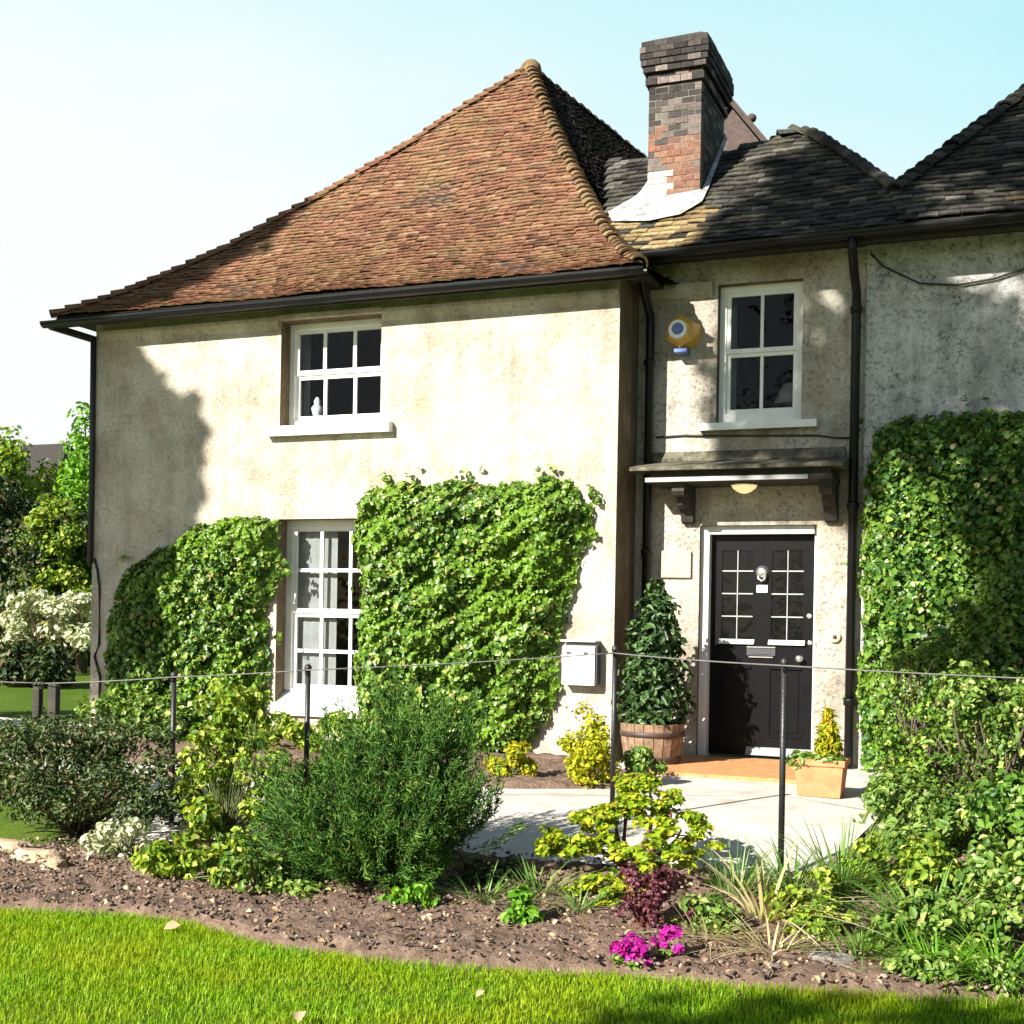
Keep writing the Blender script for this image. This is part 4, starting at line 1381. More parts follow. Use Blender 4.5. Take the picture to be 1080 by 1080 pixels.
tp = thing('trailing_plant', (1.92, -1.34, .19), 'low green trailing plant spilling from the left of the terracotta trough', 'plant')
foliage('foliage', [((1.92, -1.36, .22), (.12, .11, .05), 1), ((1.86, -1.42, .2), (.08, .07, .05), .5), ((2.1, -1.42, .215), (.1, .06, .03), .5)], 520, .045, 'mixed_leaf', tp, 43, upb=.8)

# ------------------------------------------------------------------ rope fence
def make_post(h):
    t = thing('rope_post', (0, 0, 0), 'x', 'post', 'iron posts carrying the rope fence')
    mb = MB(); mb.tube([(0, 0, 0), (0, 0, h)], .017, 10); mb.build('pole', 'iron_black', t, True)
    mb = MB(); mb.lathe([(.021, h), (.024, h + .012), (.019, h + .03), (.006, h + .037)], (0, 0, 0), 10); mb.build('cap', 'iron_black', t, True)
    mb = MB(); mb.lathe([(.045, 0), (.045, .012), (.02, .018)], (0, 0, 0), 12); mb.build('foot', 'iron_black', t, True)
    mb = MB(); mb.tube([(.0, -.017, h - .03), (0, -.03, h - .025), (0, -.034, h - .01), (0, -.03, h + .005), (0, -.017, h)], .004, 6); mb.build('eye', 'iron_black', t, True)
    return t
post_spots = [((-1.70, -4.03, -.16), .95, 'black rope post standing left of the yellow green shrub'),
              ((-.79, -3.89, -.14), 1.0, 'black rope post in front of the sill of the tall window'),
              ((.98, -3.12, -.07), 1.08, 'slender rope post behind the golden maple, in line with the letter box'),
              ((2.17, -3.86, -.15), 1.13, 'black rope post standing in front of the door'),
              ((4.3, -3.87, -.15), 1.10, 'black rope post beyond the shrubs at the right end of the fence')]
protos = {}
first_post = make_post(1.0)
for i, (p, h, lab) in enumerate(post_spots):
    if i == 0:
        t = first_post
    else:
        t = first_post.copy(); col.objects.link(t)
        for ch in list(first_post.children):
            c = ch.copy(); col.objects.link(c); c.parent = t
    t.location = p
    t.scale = (1, 1, h / 1.0)
    t['label'] = lab
tops = [Vector((-3.0, -3.75, .69)), Vector((-1.70, -4.06, .79)), Vector((-.79, -3.92, .86)), Vector((.98, -3.15, 1.0)), Vector((2.17, -3.89, .98)), Vector((4.3, -3.9, .95))]
tops.insert(0, Vector((-6.5, -3.9, .72)))
rope_labels = ['rope running left from the wooden stake out of the picture', 'rope between the wooden stake and the leftmost iron post',
               'rope between the two iron posts left of the dark conifer', 'long rope passing in front of the square topped ivy',
               'rope crossing in front of the bay tree and the door', 'rope running right from the door post over the shrubs']
for i in range(len(tops) - 1):
    a, b_ = tops[i], tops[i + 1]
    sagv = .007 * (b_ - a).length / 1.5
    pts = [a.lerp(b_, k / 14) - Vector((0, 0, sagv * 4 * (k / 14) * (1 - k / 14))) for k in range(15)]
    mb = MB(); mb.tube(pts, .0044, 6)
    o = mb.build('rope', 'rope_fibre', smooth=True)
    tag(o, rope_labels[i], 'rope', 'ropes strung between the garden posts')
def stake(x, y, r, h, label, seed):
    t = thing('wooden_stake', (x, y, -.1), label, 'stake', 'short wooden stakes')
    rnd = random.Random(seed)
    mb = MB()
    n = 9
    vs, fs = [], []
    for zz in (0, h * .5, h - .015, h):
        for k in range(n):
            a = 2 * math.pi * k / n
            rr = r * (1 + .12 * math.sin(k * 2.3 + seed)) * (.85 if zz == h else 1)
            vs.append((x + rr * math.cos(a), y + rr * math.sin(a), -.1 + zz + (rnd.uniform(-.01, .01) if zz == h else 0)))
    for i in range(3):
        for k in range(n):
            fs.append((i * n + k, i * n + (k + 1) % n, (i + 1) * n + (k + 1) % n, (i + 1) * n + k))
    fs.append(tuple(range(3 * n, 4 * n)))
    mb.add(vs, fs)
    mb.build('stump', 'dark_wood', t)
stake(-3.09, -3.72, .035, .76, 'left of two short dark wooden stakes under the rope', 1)
stake(-2.98, -3.68, .045, .78, 'right of two short dark wooden stakes under the rope', 2)

# ------------------------------------------------------------------ shrubs and border plants
def spray_shrub(name, label, cat, base, sprays, mat, seed, nl=46, nsize=.05, nwid=.22, spread=.07, stem_r=.012, extra=None):
    """upright feathery shrub: many curved shoots each clothed in needle leaves"""
    rng = np.random.default_rng(seed)
    root = thing(name, base, label, cat)
    PP, NN, TT = [], [], []
    mb = MB()
    for (tip, w) in sprays:
        b_ = np.array(base, float) + np.array([rng.uniform(-.06, .06), rng.uniform(-.06, .06), 0])
        t_ = np.array(tip, float)
        L = np.linalg.norm(t_ - b_)
        mid = (b_ + t_) / 2 + np.array([(t_ - b_)[0] * .25, (t_ - b_)[1] * .25, -.06 * L])
        s = rng.uniform(.28, 1.0, nl) ** .8
        c = ((1 - s) ** 2)[:, None] * b_ + (2 * s * (1 - s))[:, None] * mid + (s ** 2)[:, None] * t_
        d = unit(2 * (1 - s)[:, None] * (mid - b_) + 2 * s[:, None] * (t_ - mid))
        rv = rng.normal(0, 1, (nl, 3))
        rv = unit(rv - d * np.sum(rv * d, 1, keepdims=True))
        rr = spread * w * (1.15 - s * .75) * rng.uniform(.1, 1, nl)
        PP.append(c + rv * rr[:, None]); NN.append(rv + np.array([0, 0, .3])); TT.append(unit(d * .9 + rv * .6))
        pts = [((1 - q) ** 2) * b_ + 2 * q * (1 - q) * mid + q * q * t_ for q in np.linspace(0, .72, 6)]
        mb.tube(pts, [stem_r * (1 - .75 * i / 5) for i in range(6)], 5)
    P, N, T = np.concatenate(PP), np.concatenate(NN), np.concatenate(TT)
    leaves('foliage', P, N, nsize, mat, root, rng, 'strip', nwid, 0, .08, tipdir=T, wob=.5)
    mb.build('stem', 'bark', root, True)
    return root

def make_conifer():
    rng = np.random.default_rng(51)
    sp = []
    c = np.array([.06, -4.50, -.24])
    limbs = [(-.62, .05, .40), (-.52, -.2, .62), (-.40, .1, .82), (-.24, -.15, .80), (-.10, .15, .97), (.04, -.1, 1.04), (.18, .1, .96),
             (.30, -.1, .93), (.44, .05, .98), (.56, .0, .80), (.66, -.1, .62), (.60, .15, .46), (.1, -.38, .62), (-.25, -.4, .52),
             (.38, -.36, .60), (-.5, -.3, .34), (.2, -.48, .36), (-.05, -.5, .30), (.5, -.35, .34), (-.36, .3, .6), (.3, .35, .7), (0, .35, .8),
             (-.68, -.1, .22), (.45, -.42, .2), (-.3, -.5, .2)]
    for (lx, ly, lz) in limbs:
        for k in range(20):
            t = np.array([lx, ly, lz]) * rng.uniform(.72, 1.06) + rng.normal(0, 1, 3) * np.array([.1, .09, .07])
            t[2] = max(.1, t[2])
            sp.append((c + t, rng.uniform(.7, 1.3)))
    spray_shrub('conifer_shrub', 'large feathery green conifer bush in the middle of the bed', 'shrub', tuple(c), sp, 'conifer_leaf', 52, 150, .042, .13, .06, .008)
make_conifer()

def make_dark_shrub():
    rng = np.random.default_rng(61)
    base = (-2.25, -4.25, -.24)
    blobs = []
    for i in range(44):
        a = rng.uniform(0, 2 * np.pi); rr = rng.uniform(0, 1) ** .6
        blobs.append(((base[0] - .08 + .85 * rr * np.cos(a), base[1] + .45 * rr * np.sin(a), base[2] + .50 + .24 * rng.uniform(-1, 1) - .10 * rr), (.17, .16, .12)))
    t = thing('dark_shrub', base, 'dark twiggy evergreen shrub with bare lower stems at the left of the bed', 'shrub')
    foliage('foliage', blobs, 14000, .034, 'dull_leaf', t, 62, 'oval', .6, .1, .45, (9, -.45), .6)
    stems('stem', base, [b_[0] for b_ in blobs] + [(b_[0][0] * .6 + base[0] * .4 + .1, b_[0][1], b_[0][2] - .22) for b_ in blobs], .008, 'bark', t, 5, .12)
make_dark_shrub()

def bush(name, label, cat, base, blobs, n, size, mat, seed, shape='oval', aspect=.75, gap=None, upb=.6, stem_mat='stem_green', stem_r=.007, droop=.3, shell=.45, group=None):
    t = thing(name, base, label, cat, group)
    foliage('foliage', blobs, n, size, mat, t, seed, shape, aspect, droop, shell, gap, upb)
    stems('stem', base, [b_[0] for b_ in blobs], stem_r, stem_mat, t, seed, .12)
    return t

rng_ = np.random.default_rng(71)
def cloud(cx_, cy_, z0, rx, ry, h, k, rmin, rmax, flat=.8):
    out = []
    for i in range(k):
        a = rng_.uniform(0, 2 * np.pi); q = rng_.uniform(0, 1) ** .55
        zz = rng_.uniform(.04, 1) ** .9
        s = 1 - .45 * zz
        r_ = rng_.uniform(rmin, rmax)
        out.append(((cx_ + rx * q * s * np.cos(a), cy_ + ry * q * s * np.sin(a), z0 + h * zz), (r_, r_, r_ * flat)))
    return out

bush('yellow_shrub', 'loose yellow green leafy shrub between the left rope post and the conifer', 'shrub', (-1.12, -4.28, -.22),
     cloud(-1.10, -4.25, -.2, .44, .28, .95, 120, .045, .085), 5200, .042, 'lime_leaf', 72, gap=(14, -.35), stem_r=.0035)
bush('ground_cover_plant', 'pale yellow variegated ground cover at the bed edge left of the conifer', 'plant', (-.9, -4.98, -.27),
     cloud(-.95, -4.95, -.27, .52, .2, .14, 18, .06, .1), 1500, .05, 'lime_leaf', 73, gap=(11, -.4))
bush('ground_cover_plant', 'green and cream low plant spreading at the left foot of the conifer', 'plant', (-.42, -5.0, -.28),
     cloud(-.42, -5.02, -.28, .34, .16, .17, 14, .06, .1), 1300, .045, 'mixed_leaf', 74, gap=(11, -.4))
bush('ground_cover_plant', 'grey green low plant below the dark shrub near the stones', 'plant', (-1.5, -4.72, -.26),
     cloud(-1.5, -4.7, -.26, .28, .18, .2, 12, .06, .1), 950, .045, 'pale_leaf', 75, gap=(11, -.3))
bush('ground_cover_plant', 'lime green leafy clump at the foot of the left rope post', 'plant', (-1.0, -4.5, -.25),
     cloud(-.98, -4.52, -.25, .3, .16, .34, 12, .06, .1), 1000, .05, 'lime_leaf', 76, gap=(11, -.3))
bush('small_plant', 'small bright green leafy plant alone in the bare soil', 'plant', (1.12, -5.05, -.28),
     cloud(1.12, -5.05, -.28, .1, .07, .15, 7, .03, .05), 190, .055, 'bright_leaf', 77, droop=-.4)
bush('small_plant', 'low green tuft in the soil under the front of the conifer', 'plant', (.55, -5.0, -.28),
     cloud(.5, -5.0, -.28, .16, .07, .14, 7, .04, .06), 300, .04, 'bright_leaf', 78)
bush('golden_shrub', 'golden yellow shrub by the wall below the letter box', 'shrub', (.36, -1.72, -.05),
     cloud(.34, -1.72, -.05, .34, .24, .34, 16, .08, .12) + [((.38, -1.7, .38), (.12, .1, .13)), ((.30, -1.7, .5), (.06, .06, .10))], 4200, .036, 'gold_leaf', 79, gap=(11, -.5))
bush('border_plant', 'yellow green plant at the wall foot below the square topped ivy', 'plant', (-.32, -1.62, -.05),
     cloud(-.30, -1.62, -.05, .26, .18, .26, 16, .05, .08), 1900, .034, 'gold_leaf', 80, gap=(11, -.3))
bush('border_plant', 'leafy green plant beside the barrel at the edge of the paving', 'plant', (.62, -1.45, -.05),
     cloud(.68, -1.4, -.05, .2, .14, .24, 9, .06, .09), 1300, .042, 'mixed_leaf', 81)

def make_acer():
    base = (1.34, -4.02, -.18)
    t = thing('golden_maple', base, 'small golden yellow maple with layered foliage and reddish stem', 'maple')
    plates = [((1.14, -4.22, .05), (.24, .18, .055)), ((1.06, -4.25, -.01), (.15, .13, .035)), ((1.18, -4.15, .15), (.11, .1, .04)),
              ((1.42, -4.48, -.13), (.24, .15, .06)), ((1.36, -4.52, -.2), (.15, .12, .045)),
              ((1.60, -4.30, .02), (.26, .18, .06)), ((1.70, -4.2, .10), (.22, .16, .05)), ((1.62, -4.1, .18), (.18, .15, .045)),
              ((1.48, -4.05, .28), (.16, .14, .05)), ((1.40, -4.02, .36), (.09, .08, .035)), ((1.3, -4.05, .2), (.1, .09, .03))]
    rng = np.random.default_rng(82)
    sub = []
    for c, r in plates:
        for k in range(16):
            a = rng.uniform(0, 6.28); q = rng.uniform(.2, 1) ** .6
            sub.append(((c[0] + r[0] * q * np.cos(a), c[1] + r[1] * q * np.sin(a), c[2] + r[2] * rng.uniform(-.5, .7) - .06 * q), (.06, .055, .022)))
    foliage('foliage', sub, 9500, .034, 'acer_leaf', t, 83, 'ivy', .8, .45, .7, (16, -.5), 1.5, wob=.6)
    stems('stem', base, [c for c, r in plates], .017, 'red_bark', t, 6, .16)
make_acer()

bush('red_plant', 'dark red leafed plant in front of the golden maple', 'plant', (1.72, -4.92, -.28),
     cloud(1.76, -4.92, -.28, .24, .15, .30, 40, .03, .055), 2200, .026, 'red_leaf', 84, gap=(14, -.3), stem_mat='red_bark')
def heather(x, y, label, seed, n):
    t = thing('flower_clump', (x, y, -.29), label, 'flowers', 'magenta flower clumps at the bed edge')
    foliage('petals', cloud(x, y, -.29, .10, .06, .14, 14, .014, .03), n, .024, 'magenta_petal', t, seed, 'ivy', 1.0, .2, .45, upb=1.0)
    foliage('leaves', cloud(x, y, -.3, .08, .05, .07, 6, .03, .04), 130, .03, 'mixed_leaf', t, seed + 1)
heather(1.80, -5.50, 'larger magenta flower clump beside the lawn edge', 85, 560)
heather(1.925, -5.33, 'smaller magenta flower clump right of the larger one', 87, 260)

def strap_plant(name, label, x, y, n, length, width, mat, seed, bend=.8, r=.05):
    rng = np.random.default_rng(seed)
    a = rng.uniform(0, 2 * np.pi, n)
    D = np.stack([np.cos(a), np.sin(a), np.zeros(n)], 1)
    B = np.array([x, y, float(g(y)) + .02]) + D * rng.uniform(0, r, (n, 1))
    t = thing(name, (x, y, float(g(y))), label, 'plant')
    blades('leaf_tuft', B, D, length, width, mat, t, rng, bend, 5)
    return t
strap_plant('strap_plant', 'cream striped strap leaved plant with arching blades right of the golden maple', 2.22, -4.62, 34, .46, .0115, 'straw_leaf', 91, .95)
strap_plant('strap_plant', 'green strap leaved clump at the foot of the door post', 2.30, -4.22, 90, .38, .007, 'sedge_leaf', 92, .8, .12)
strap_plant('grass_clump', 'tall thin green grass clump right of the door post', 2.52, -4.10, 110, .48, .005, 'sedge_leaf', 93, .6, .14)
strap_plant('grass_clump', 'wide green grass clump under the right hand shrub', 2.95, -4.55, 170, .36, .007, 'sedge_leaf', 94, .9, .2)
strap_plant('grass_clump', 'bright green grass clump at the lower right corner of the bed', 3.3, -5.05, 150, .30, .007, 'bright_leaf', 95, .9, .18)
strap_plant('grass_clump', 'dry straw coloured tuft leaning over the lawn edge', 2.35, -5.1, 46, .26, .0055, 'straw_leaf', 96, 1.0, .08)
strap_plant('grass_clump', 'thin green tuft in the shade right of the conifer', 1.02, -4.55, 60, .24, .005, 'sedge_leaf', 97, .8, .12)
bush('ground_cover_plant', 'yellow green low plant between the strap leaves and the grey stones', 'plant', (2.5, -4.72, -.28),
     cloud(2.52, -4.72, -.28, .28, .14, .14, 12, .05, .08), 900, .042, 'lime_leaf', 98, gap=(12, -.3))
bush('ground_cover_plant', 'mixed green low growth behind the grey stones at the right', 'plant', (3.0, -4.9, -.29),
     cloud(3.05, -4.85, -.28, .34, .2, .24, 16, .05, .09), 1700, .045, 'mixed_leaf', 99, gap=(12, -.3))

bush('ground_cover_plant', 'dense green low growth on the soil below the spreading shrub', 'plant', (2.85, -3.2, -.12),
     cloud(2.95, -3.3, -.12, .4, .7, .34, 30, .07, .13), 3200, .05, 'mixed_leaf', 131, gap=(10, -.35))
bush('ground_cover_plant', 'pale green sprawling plant beside the path edge at the right', 'plant', (2.75, -3.95, -.18),
     cloud(2.8, -4.0, -.18, .4, .3, .26, 24, .06, .1), 2200, .045, 'lime_leaf', 132, gap=(11, -.3))
bush('border_plant', 'reddish and green low plant behind the dark twiggy shrub', 'plant', (-2.75, -3.4, -.12),
     cloud(-2.75, -3.4, -.12, .3, .2, .42, 20, .06, .1), 1300, .045, 'mixed_leaf', 133, gap=(11, -.3))
bush('border_plant', 'grey green leafy growth at the foot of the slanting ivy', 'plant', (-4.6, -.7, -.05),
     cloud(-4.6, -.7, -.05, .9, .3, .4, 30, .1, .16), 2600, .06, 'mixed_leaf', 134, gap=(8, -.3))
bush('border_plant', 'light green leafy growth below the sill of the tall window', 'plant', (-2.6, -.8, -.05),
     cloud(-2.6, -.8, -.05, .7, .3, .3, 26, .08, .13), 2200, .055, 'lime_leaf', 135, gap=(8, -.3))
bush('ground_cover_plant', 'light green low growth spilling over the right edge of the paving', 'plant', (2.55, -2.3, -.06),
     cloud(2.6, -2.3, -.08, .18, 1.0, .3, 34, .07, .12), 3000, .045, 'mixed_leaf', 136, gap=(10, -.35))
bush('ground_cover_plant', 'mid green leafy growth filling the right corner of the bed', 'plant', (3.4, -4.2, -.2),
     cloud(3.5, -4.2, -.22, .5, .5, .4, 34, .07, .12), 3400, .045, 'mixed_leaf', 137, gap=(10, -.35))
more = [('grass_clump', 'fine green grass tuft between the bright plant and the golden maple', 1.32, -4.75, 70, .2, .0045, 'sedge_leaf', 141, .9, .1),
        ('grass_clump', 'grey green grassy tuft below the dark side of the conifer', .78, -4.72, 70, .2, .0045, 'sedge_leaf', 142, .9, .14),
        ('grass_clump', 'dry grass tuft between the magenta flowers and the straw leaves', 2.05, -5.0, 70, .22, .0045, 'straw_leaf', 143, 1.0, .1),
        ('grass_clump', 'thin upright green grass behind the cream strap leaves', 2.02, -4.3, 80, .34, .004, 'sedge_leaf', 144, .6, .12),
        ('grass_clump', 'green grass tuft hanging over the grey stones', 2.72, -4.95, 90, .24, .005, 'sedge_leaf', 145, .9, .12),
        ('grass_clump', 'spiky green clump in the bed right of the larger grey stone', 3.05, -5.12, 90, .24, .005, 'bright_leaf', 146, .9, .12)]
for a_ in more:
    strap_plant(*a_)
for (nm, lab, cx_, cy_, rx_, ry_, h_, k_, n_l, sz_, mt_, sd2) in [
        ('ground_cover_plant', 'dark green creeping plant under the golden maple', 1.5, -4.35, .3, .18, .14, 18, 1300, .035, 'mixed_leaf', 151),
        ('ground_cover_plant', 'dark creeping growth in the shade at the right foot of the conifer', .72, -4.4, .25, .25, .1, 16, 1000, .035, 'hedge_leaf', 152),
        ('ground_cover_plant', 'olive green leafy patch behind the magenta flowers', 2.0, -4.85, .2, .14, .16, 14, 1000, .035, 'mixed_leaf', 153),
        ('ground_cover_plant', 'lime green patch spreading in front of the door post', 2.4, -4.45, .3, .18, .2, 18, 1500, .038, 'lime_leaf', 154),
        ('ground_cover_plant', 'sprawling green patch along the lawn edge at the far right', 3.15, -5.2, .4, .1, .12, 18, 1200, .035, 'mixed_leaf', 155),
        ('yellow_shrub', 'bright yellow green bush behind the conifer under the tall window', -.75, -3.55, .42, .25, .5, 50, 3000, .042, 'lime_leaf', 156),
        ('ground_cover_plant', 'yellow green sprawl between the left rope post and the path', -1.55, -3.75, .35, .25, .3, 30, 1800, .042, 'lime_leaf', 157)]:
    bush(nm, lab, 'plant', (cx_, cy_, float(g(cy_))), cloud(cx_, cy_, float(g(cy_)), rx_, ry_, h_, k_, .04, .08), n_l, sz_, mt_, sd2, gap=(13, -.3), stem_r=.003)
bush('right_shrub', 'green shrub beyond the right edge in front of the tall dark ivy', 'shrub', (4.4, -1.6, -.05),
     cloud(4.5, -1.6, -.05, .8, .7, .8, 50, .1, .18), 5000, .05, 'mixed_leaf', 161, gap=(7, -.2), stem_mat='bark', stem_r=.01)
# shrubs at the right, in front of the ivy
bush('right_shrub', 'tall loose light green shrub growing up the foot of the right hand ivy', 'shrub', (2.72, -1.1, -.05),
     cloud(2.78, -1.1, .0, .55, .5, 1.1, 60, .08, .16), 7500, .045, 'ivy_leaf', 101, gap=(7, -.1), stem_mat='bark', stem_r=.012)
bush('right_shrub', 'spreading green shrub at the right edge overhanging the path', 'shrub', (3.25, -2.4, -.08),
     cloud(3.25, -2.35, .1, .62, .55, .8, 60, .08, .16), 8000, .042, 'mixed_leaf', 102, gap=(7, -.1), stem_mat='bark', stem_r=.012)
bush('right_shrub', 'low dark leafy shrub below the spreading shrub at the right edge', 'shrub', (3.35, -3.6, -.15),
     cloud(3.4, -3.6, -.1, .45, .4, .5, 24, .09, .15), 3200, .05, 'ivy_leaf_dark', 103, gap=(9, -.3), stem_mat='bark', stem_r=.01)
bush('right_shrub', 'small sprawling shrub with paler leaves at the corner nearest the lawn', 'shrub', (3.5, -4.7, -.28),
     cloud(3.5, -4.65, -.25, .4, .3, .4, 20, .07, .12), 2200, .045, 'mixed_leaf', 104, gap=(9, -.3), stem_mat='bark', stem_r=.008)

# stones
def stone(x, y, sx, sy, sz, label, seed, mat, group):
    rnd = random.Random(seed)
    import bmesh
    bm = bmesh.new()
    bmesh.ops.create_icosphere(bm, subdivisions=3, radius=1)
    for v in bm.verts:
        p = v.co.copy()
        k = 1 + .16 * math.sin(p.x * 3.1 + seed) * math.sin(p.y * 2.7 + seed * 2) + .1 * math.sin(p.z * 5 + seed) + rnd.uniform(-.03, .03)
        q = Vector((max(-.8, min(.8, p.x)), max(-.8, min(.8, p.y)), max(-.7, min(.7, p.z)))) * k
        v.co = Vector((q.x * sx + x, q.y * sy + y, q.z * sz + float(g(y)) + sz * .3))
    me = bpy.data.meshes.new('stone'); bm.to_mesh(me); bm.free()
    o = link_mesh('stone', me, mat, loc=(x, y, float(g(y))))
    tag(o, label, 'stone', group)
gs = 'sandstone blocks edging the bed at the left'
stone(-2.42, -4.72, .22, .10, .07, 'long pale sandstone block at the left edge of the picture', 1, 'sandstone', gs)
stone(-2.05, -4.86, .18, .10, .075, 'rough sandstone block under the dark shrub with a dark hollow', 2, 'sandstone', gs)
stone(-1.80, -4.98, .10, .08, .06, 'small brown sandstone lump right of the longer blocks', 3, 'sandstone', gs)
gs = 'grey stones at the right edge of the bed'
stone(2.62, -5.10, .11, .07, .055, 'larger flat grey stone behind the lawn edge at the right', 4, 'grey_stone', gs)
stone(2.88, -5.22, .085, .06, .05, 'smaller dark grey stone nearest the right corner', 5, 'grey_stone', gs)
stone(2.42, -5.26, .055, .04, .035, 'pebble sized grey stone left of the flat stones', 6, 'grey_stone', gs)

# fallen leaves on the lawn
def fallen(x, y, s, label, seed):
    rng = np.random.default_rng(seed)
    o = leaves('fallen_leaf', np.array([[x, y, -.262]]), np.array([[.1, -.3, 1.0]]), s, 'dead_leaf', None, rng, 'oval', .8, 0, .2, wob=.15)
    tag(o, label, 'leaf', 'fallen leaves on the lawn')
fallen(-.30, -5.86, .085, 'large pale fallen leaf on the lawn near the bed at the left', 3)
fallen(.92, -6.75, .06, 'fallen leaf at the bottom edge of the lawn', 4)
fallen(1.42, -6.25, .055, 'fallen leaf on the shaded lawn at the bottom centre', 5)
fallen(1.58, -5.80, .035, 'tiny fallen leaf on the lawn near the magenta flowers', 6)

# ------------------------------------------------------------------ trees and the far garden
def tree(name, label, x, y, z0, h, blobs, n, size, mat, seed, trunk_r=.12, group=None, aspect=.75, gap=None, limbs=7, trunk_h=None, shell=.4):
    t = thing(name, (x, y, z0), label, 'tree', group)
    foliage('crown', blobs, n, size, mat, t, seed, 'oval', aspect, .35, shell, gap, .5)
    rnd = random.Random(seed)
    mb = MB()
    th = trunk_h or h * .6
    pts = [(x + rnd.uniform(-.05, .05) * h * .1 * i, y + rnd.uniform(-.05, .05) * h * .1 * i, z0 - .1 + th * i / 5) for i in range(6)]
    mb.tube(pts, [trunk_r * (1.25 - .16 * i) for i in range(6)], 9)
    for k in range(limbs):
        b_ = blobs[(k * 5) % len(blobs)][0]
        a = Vector(pts[3]).lerp(Vector(pts[5]), rnd.uniform(-.3, 1))
        q = Vector(b_)
        mb.tube([a, a.lerp(q, .5) + Vector((0, 0, -.05 * h * .3)), q], [trunk_r * .5, trunk_r * .3, trunk_r * .1], 6)
    mb.build('trunk', 'bark', t, True)
    return t

def crown(cx_, cy_, cz_, rx, ry, rz, k, rmin, rmax, seed):
    r = np.random.default_rng(seed)
    out = []
    for i in range(k):
        d = unit(r.normal(0, 1, 3)); q = r.uniform(0, 1) ** .45
        rr = r.uniform(rmin, rmax)
        out.append(((cx_ + d[0] * rx * q, cy_ + d[1] * ry * q, cz_ + d[2] * rz * q), (rr, rr, rr * .85)))
    return out

tree('yellow_tree', 'yellow leaved tree left of the house in the far garden', -16.9, 11.0, -.1, 4.8, crown(-17.0, 10.6, 3.9, 1.0, .9, .8, 16, .35, .55, 1), 2600, .14, 'lime_leaf', 111, .1)
tree('green_conifer', 'bright green pointed tree just left of the house corner', -14.55, 10.1, -.1, 5.4, [((-14.55, 10.1, .9 + i * .58), (1.25 - i * .125, 1.1 - i * .11, .6)) for i in range(8)], 8500, .14, 'bright_leaf', 112, .1, aspect=.5)
tree('olive_tree', 'dull green bushy tree behind the pale shrub', -16.0, 9.6, -.1, 3.6, crown(-15.6, 9.4, 2.2, 2.2, 1.2, 1.9, 40, .45, .8, 3), 16000, .11, 'hedge_leaf', 113, .12)
tree('dark_tree', 'dark evergreen tree at the left edge of the picture', -18.2, 12.5, -.1, 4.4, crown(-17.6, 11.6, 2.3, 2.2, 1.4, 2.1, 34, .5, .9, 4), 8500, .17, 'hedge_leaf', 114, .15)
bush('corner_shrub', 'yellow green shrub behind the left corner of the house', 'shrub', (-14.3, 9.0, -.05),
     cloud(-14.2, 9.0, .5, .9, .7, 2.8, 60, .2, .36), 6000, .11, 'lime_leaf', 115, gap=(6, -.35), stem_mat='bark', stem_r=.012)
bush('pale_shrub', 'pale cream variegated shrub at the far edge of the back lawn', 'shrub', (-12.2, 6.6, -.05),
     cloud(-12.2, 6.6, .6, 1.2, .9, .85, 34, .22, .36, .5), 4600, .10, 'pale_leaf', 116, gap=(4, -.3), stem_mat='bark', stem_r=.015)
hb = []
for i in range(60):
    s = i / 59
    r = np.random.default_rng(200 + i)
    hb.append(((-24 + 14 * s + r.uniform(-.5, .5), 8.5 + 8.5 * s + r.uniform(-.5, .5), r.uniform(.4, 2.6)), (.9, .9, .8)))
t = thing('hedge', (-17, 12.7, -.1), 'long dark hedge closing the back lawn left of the house', 'hedge')
foliage('foliage', hb, 20000, .19, 'hedge_leaf', t, 117, shell=.4, minz=-.1)
stems('stem', (-17, 12.7, -.1), [(-17 + k, 12.7 + k * .6, 1.5) for k in range(-4, 5)], .05, 'bark', t, 4)
bush('dark_shrub', 'black green shrub in deep shade below the pale shrub', 'shrub', (-12.35, 5.75, -.05),
     cloud(-12.35, 5.8, 0, 1.5, .6, .5, 30, .22, .36), 5200, .10, 'hedge_leaf', 118, stem_mat='bark', stem_r=.03)

fh = thing('far_house', (-32, 26, -.1), 'distant brown house whose dark roof shows above the trees at the left', 'house')
mb = MB(); mb.box(-39.5, -28.5, 24.5, 31, -.1, 4.4); mb.build('wall', 'brown_brick_far', fh)
mb = MB()
mb.add([(-40, 24.0, 4.3), (-28, 24.0, 4.3), (-28, 31.5, 4.3), (-40, 31.5, 4.3), (-38, 27.7, 7.5), (-30.5, 27.7, 7.5)], [(0, 1, 5, 4), (1, 2, 5), (2, 3, 4, 5), (3, 0, 4), (3, 2, 1, 0)])
mb.build('roof', 'far_tile', fh)

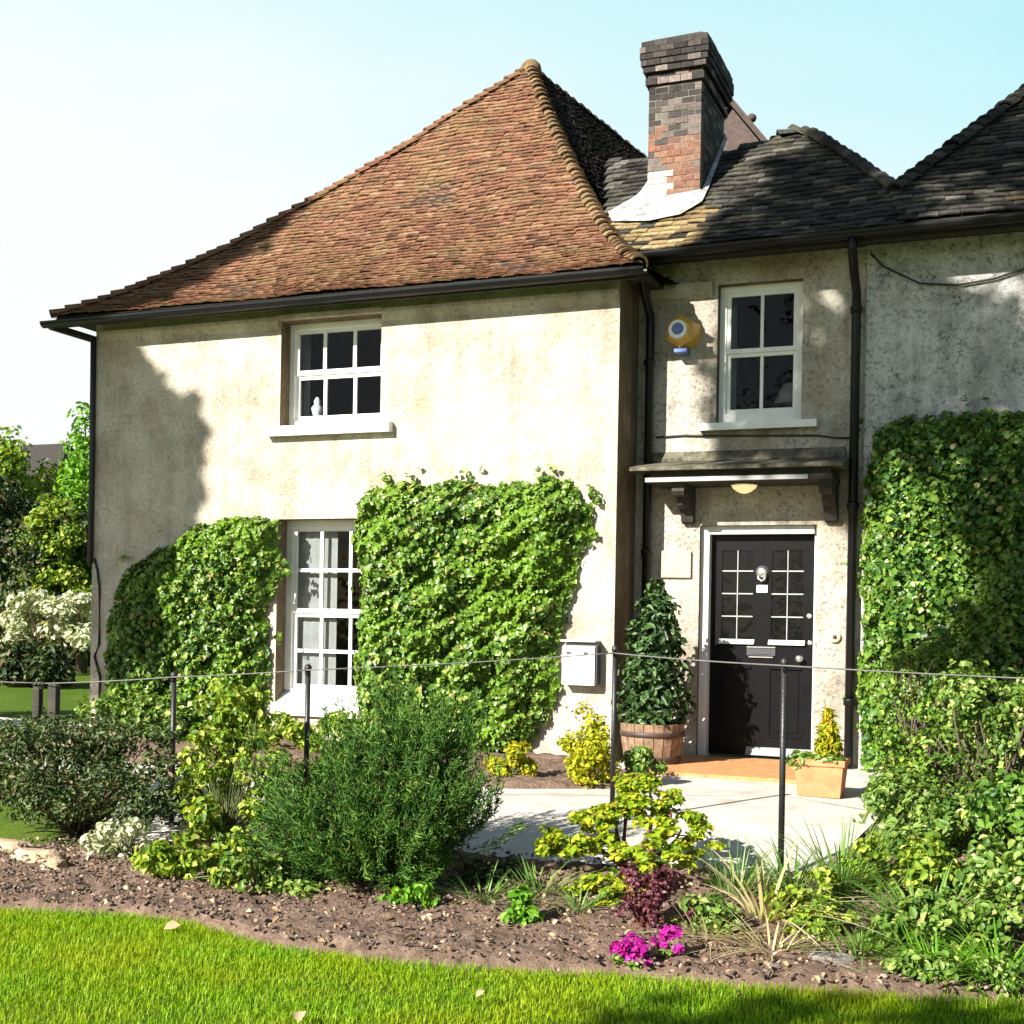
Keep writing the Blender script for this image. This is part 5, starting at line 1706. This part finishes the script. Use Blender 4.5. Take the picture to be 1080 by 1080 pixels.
# trees behind the viewpoint whose shade falls on the house and the lawn
sx, sy, sz = SUN
def behind(x, z, ydist):
    """point on the sun ray that ends at facade point (x, 0, z)"""
    t_ = ydist / -sy
    return (x + sx * t_, -ydist, z + sz * t_)
tb = []
r = np.random.default_rng(301)
for i in range(80):
    x_, z_ = r.uniform(-9.0, -4.95), r.uniform(.8, 6.9)
    if (z_ > 3.4 and x_ > -5.45) or (z_ > 4.4 and x_ > -5.75):
        continue
    tb.append((behind(x_, z_, 11.5 + r.uniform(-.8, .8)), (.55, .55, .6)))
for i in range(14):
    tb.append((behind(-5.72 + (.38 if i > 3 else 0) + r.uniform(-.1, .08), 3.5 + i * .26, 11.5 + r.uniform(-.5, .5)), (.42, .42, .36)))
for i in range(10):
    tb.append((behind(-4.9 + r.uniform(-.1, .1), .8 + i * .26, 11.5 + r.uniform(-.5, .5)), (.42, .42, .36)))
c0 = behind(-7.2, 0, 11.5)
tree('garden_tree', 'tall leafy tree beyond the left of the picture shading the house corner', c0[0], c0[1], -.3, 12, tb, 18000, .28, 'ivy_leaf_dark', 302, .22, trunk_h=8.5)
tb = []
for i in range(120):
    x_, z_ = r.uniform(.95, 7.5), r.uniform(3.0, 9.0)
    tb.append((behind(x_, z_, 12 + r.uniform(-1, 1)), (.55, .55, .5)))
for i in range(22):
    tb.append((behind(.82 + r.uniform(-.06, .1), 2.95 + i * .27, 12 + r.uniform(-.6, .6)), (.42, .42, .36)))
for i in range(46):
    tb.append((behind(r.uniform(2.95, 7.0), r.uniform(.6, 3.0), 12 + r.uniform(-1, 1)), (.5, .5, .5)))
c0 = behind(6.2, 0, 12)
tree('garden_tree', 'broad leafy tree behind the viewpoint shading the right side of the house', c0[0], c0[1], -.3, 14, tb, 10500, .28, 'ivy_leaf_dark', 303, .3, trunk_h=10)
tb = []
for i in range(110):
    fx = r.uniform(1.9, 5.6)
    fy = r.uniform(-7.7, -5.95 + max(0, min(.28, (fx - 1.6) * .2)))
    if fx < 1.25 + (fy + 5.75) * -.12 + .35 * r.random():
        continue
    tt = r.uniform(9.0, 13.5)
    q_ = r.uniform(.15, .38)
    tb.append(((fx + sx * tt, fy + sy * tt, -.3 + sz * tt), (q_, q_, q_)))
tree('garden_tree', 'small leafy tree behind the viewpoint shading the front of the lawn', -1.4, -15.3, -.3, 6, tb, 2600, .15, 'ivy_leaf_dark', 304, .12, trunk_h=4.2)
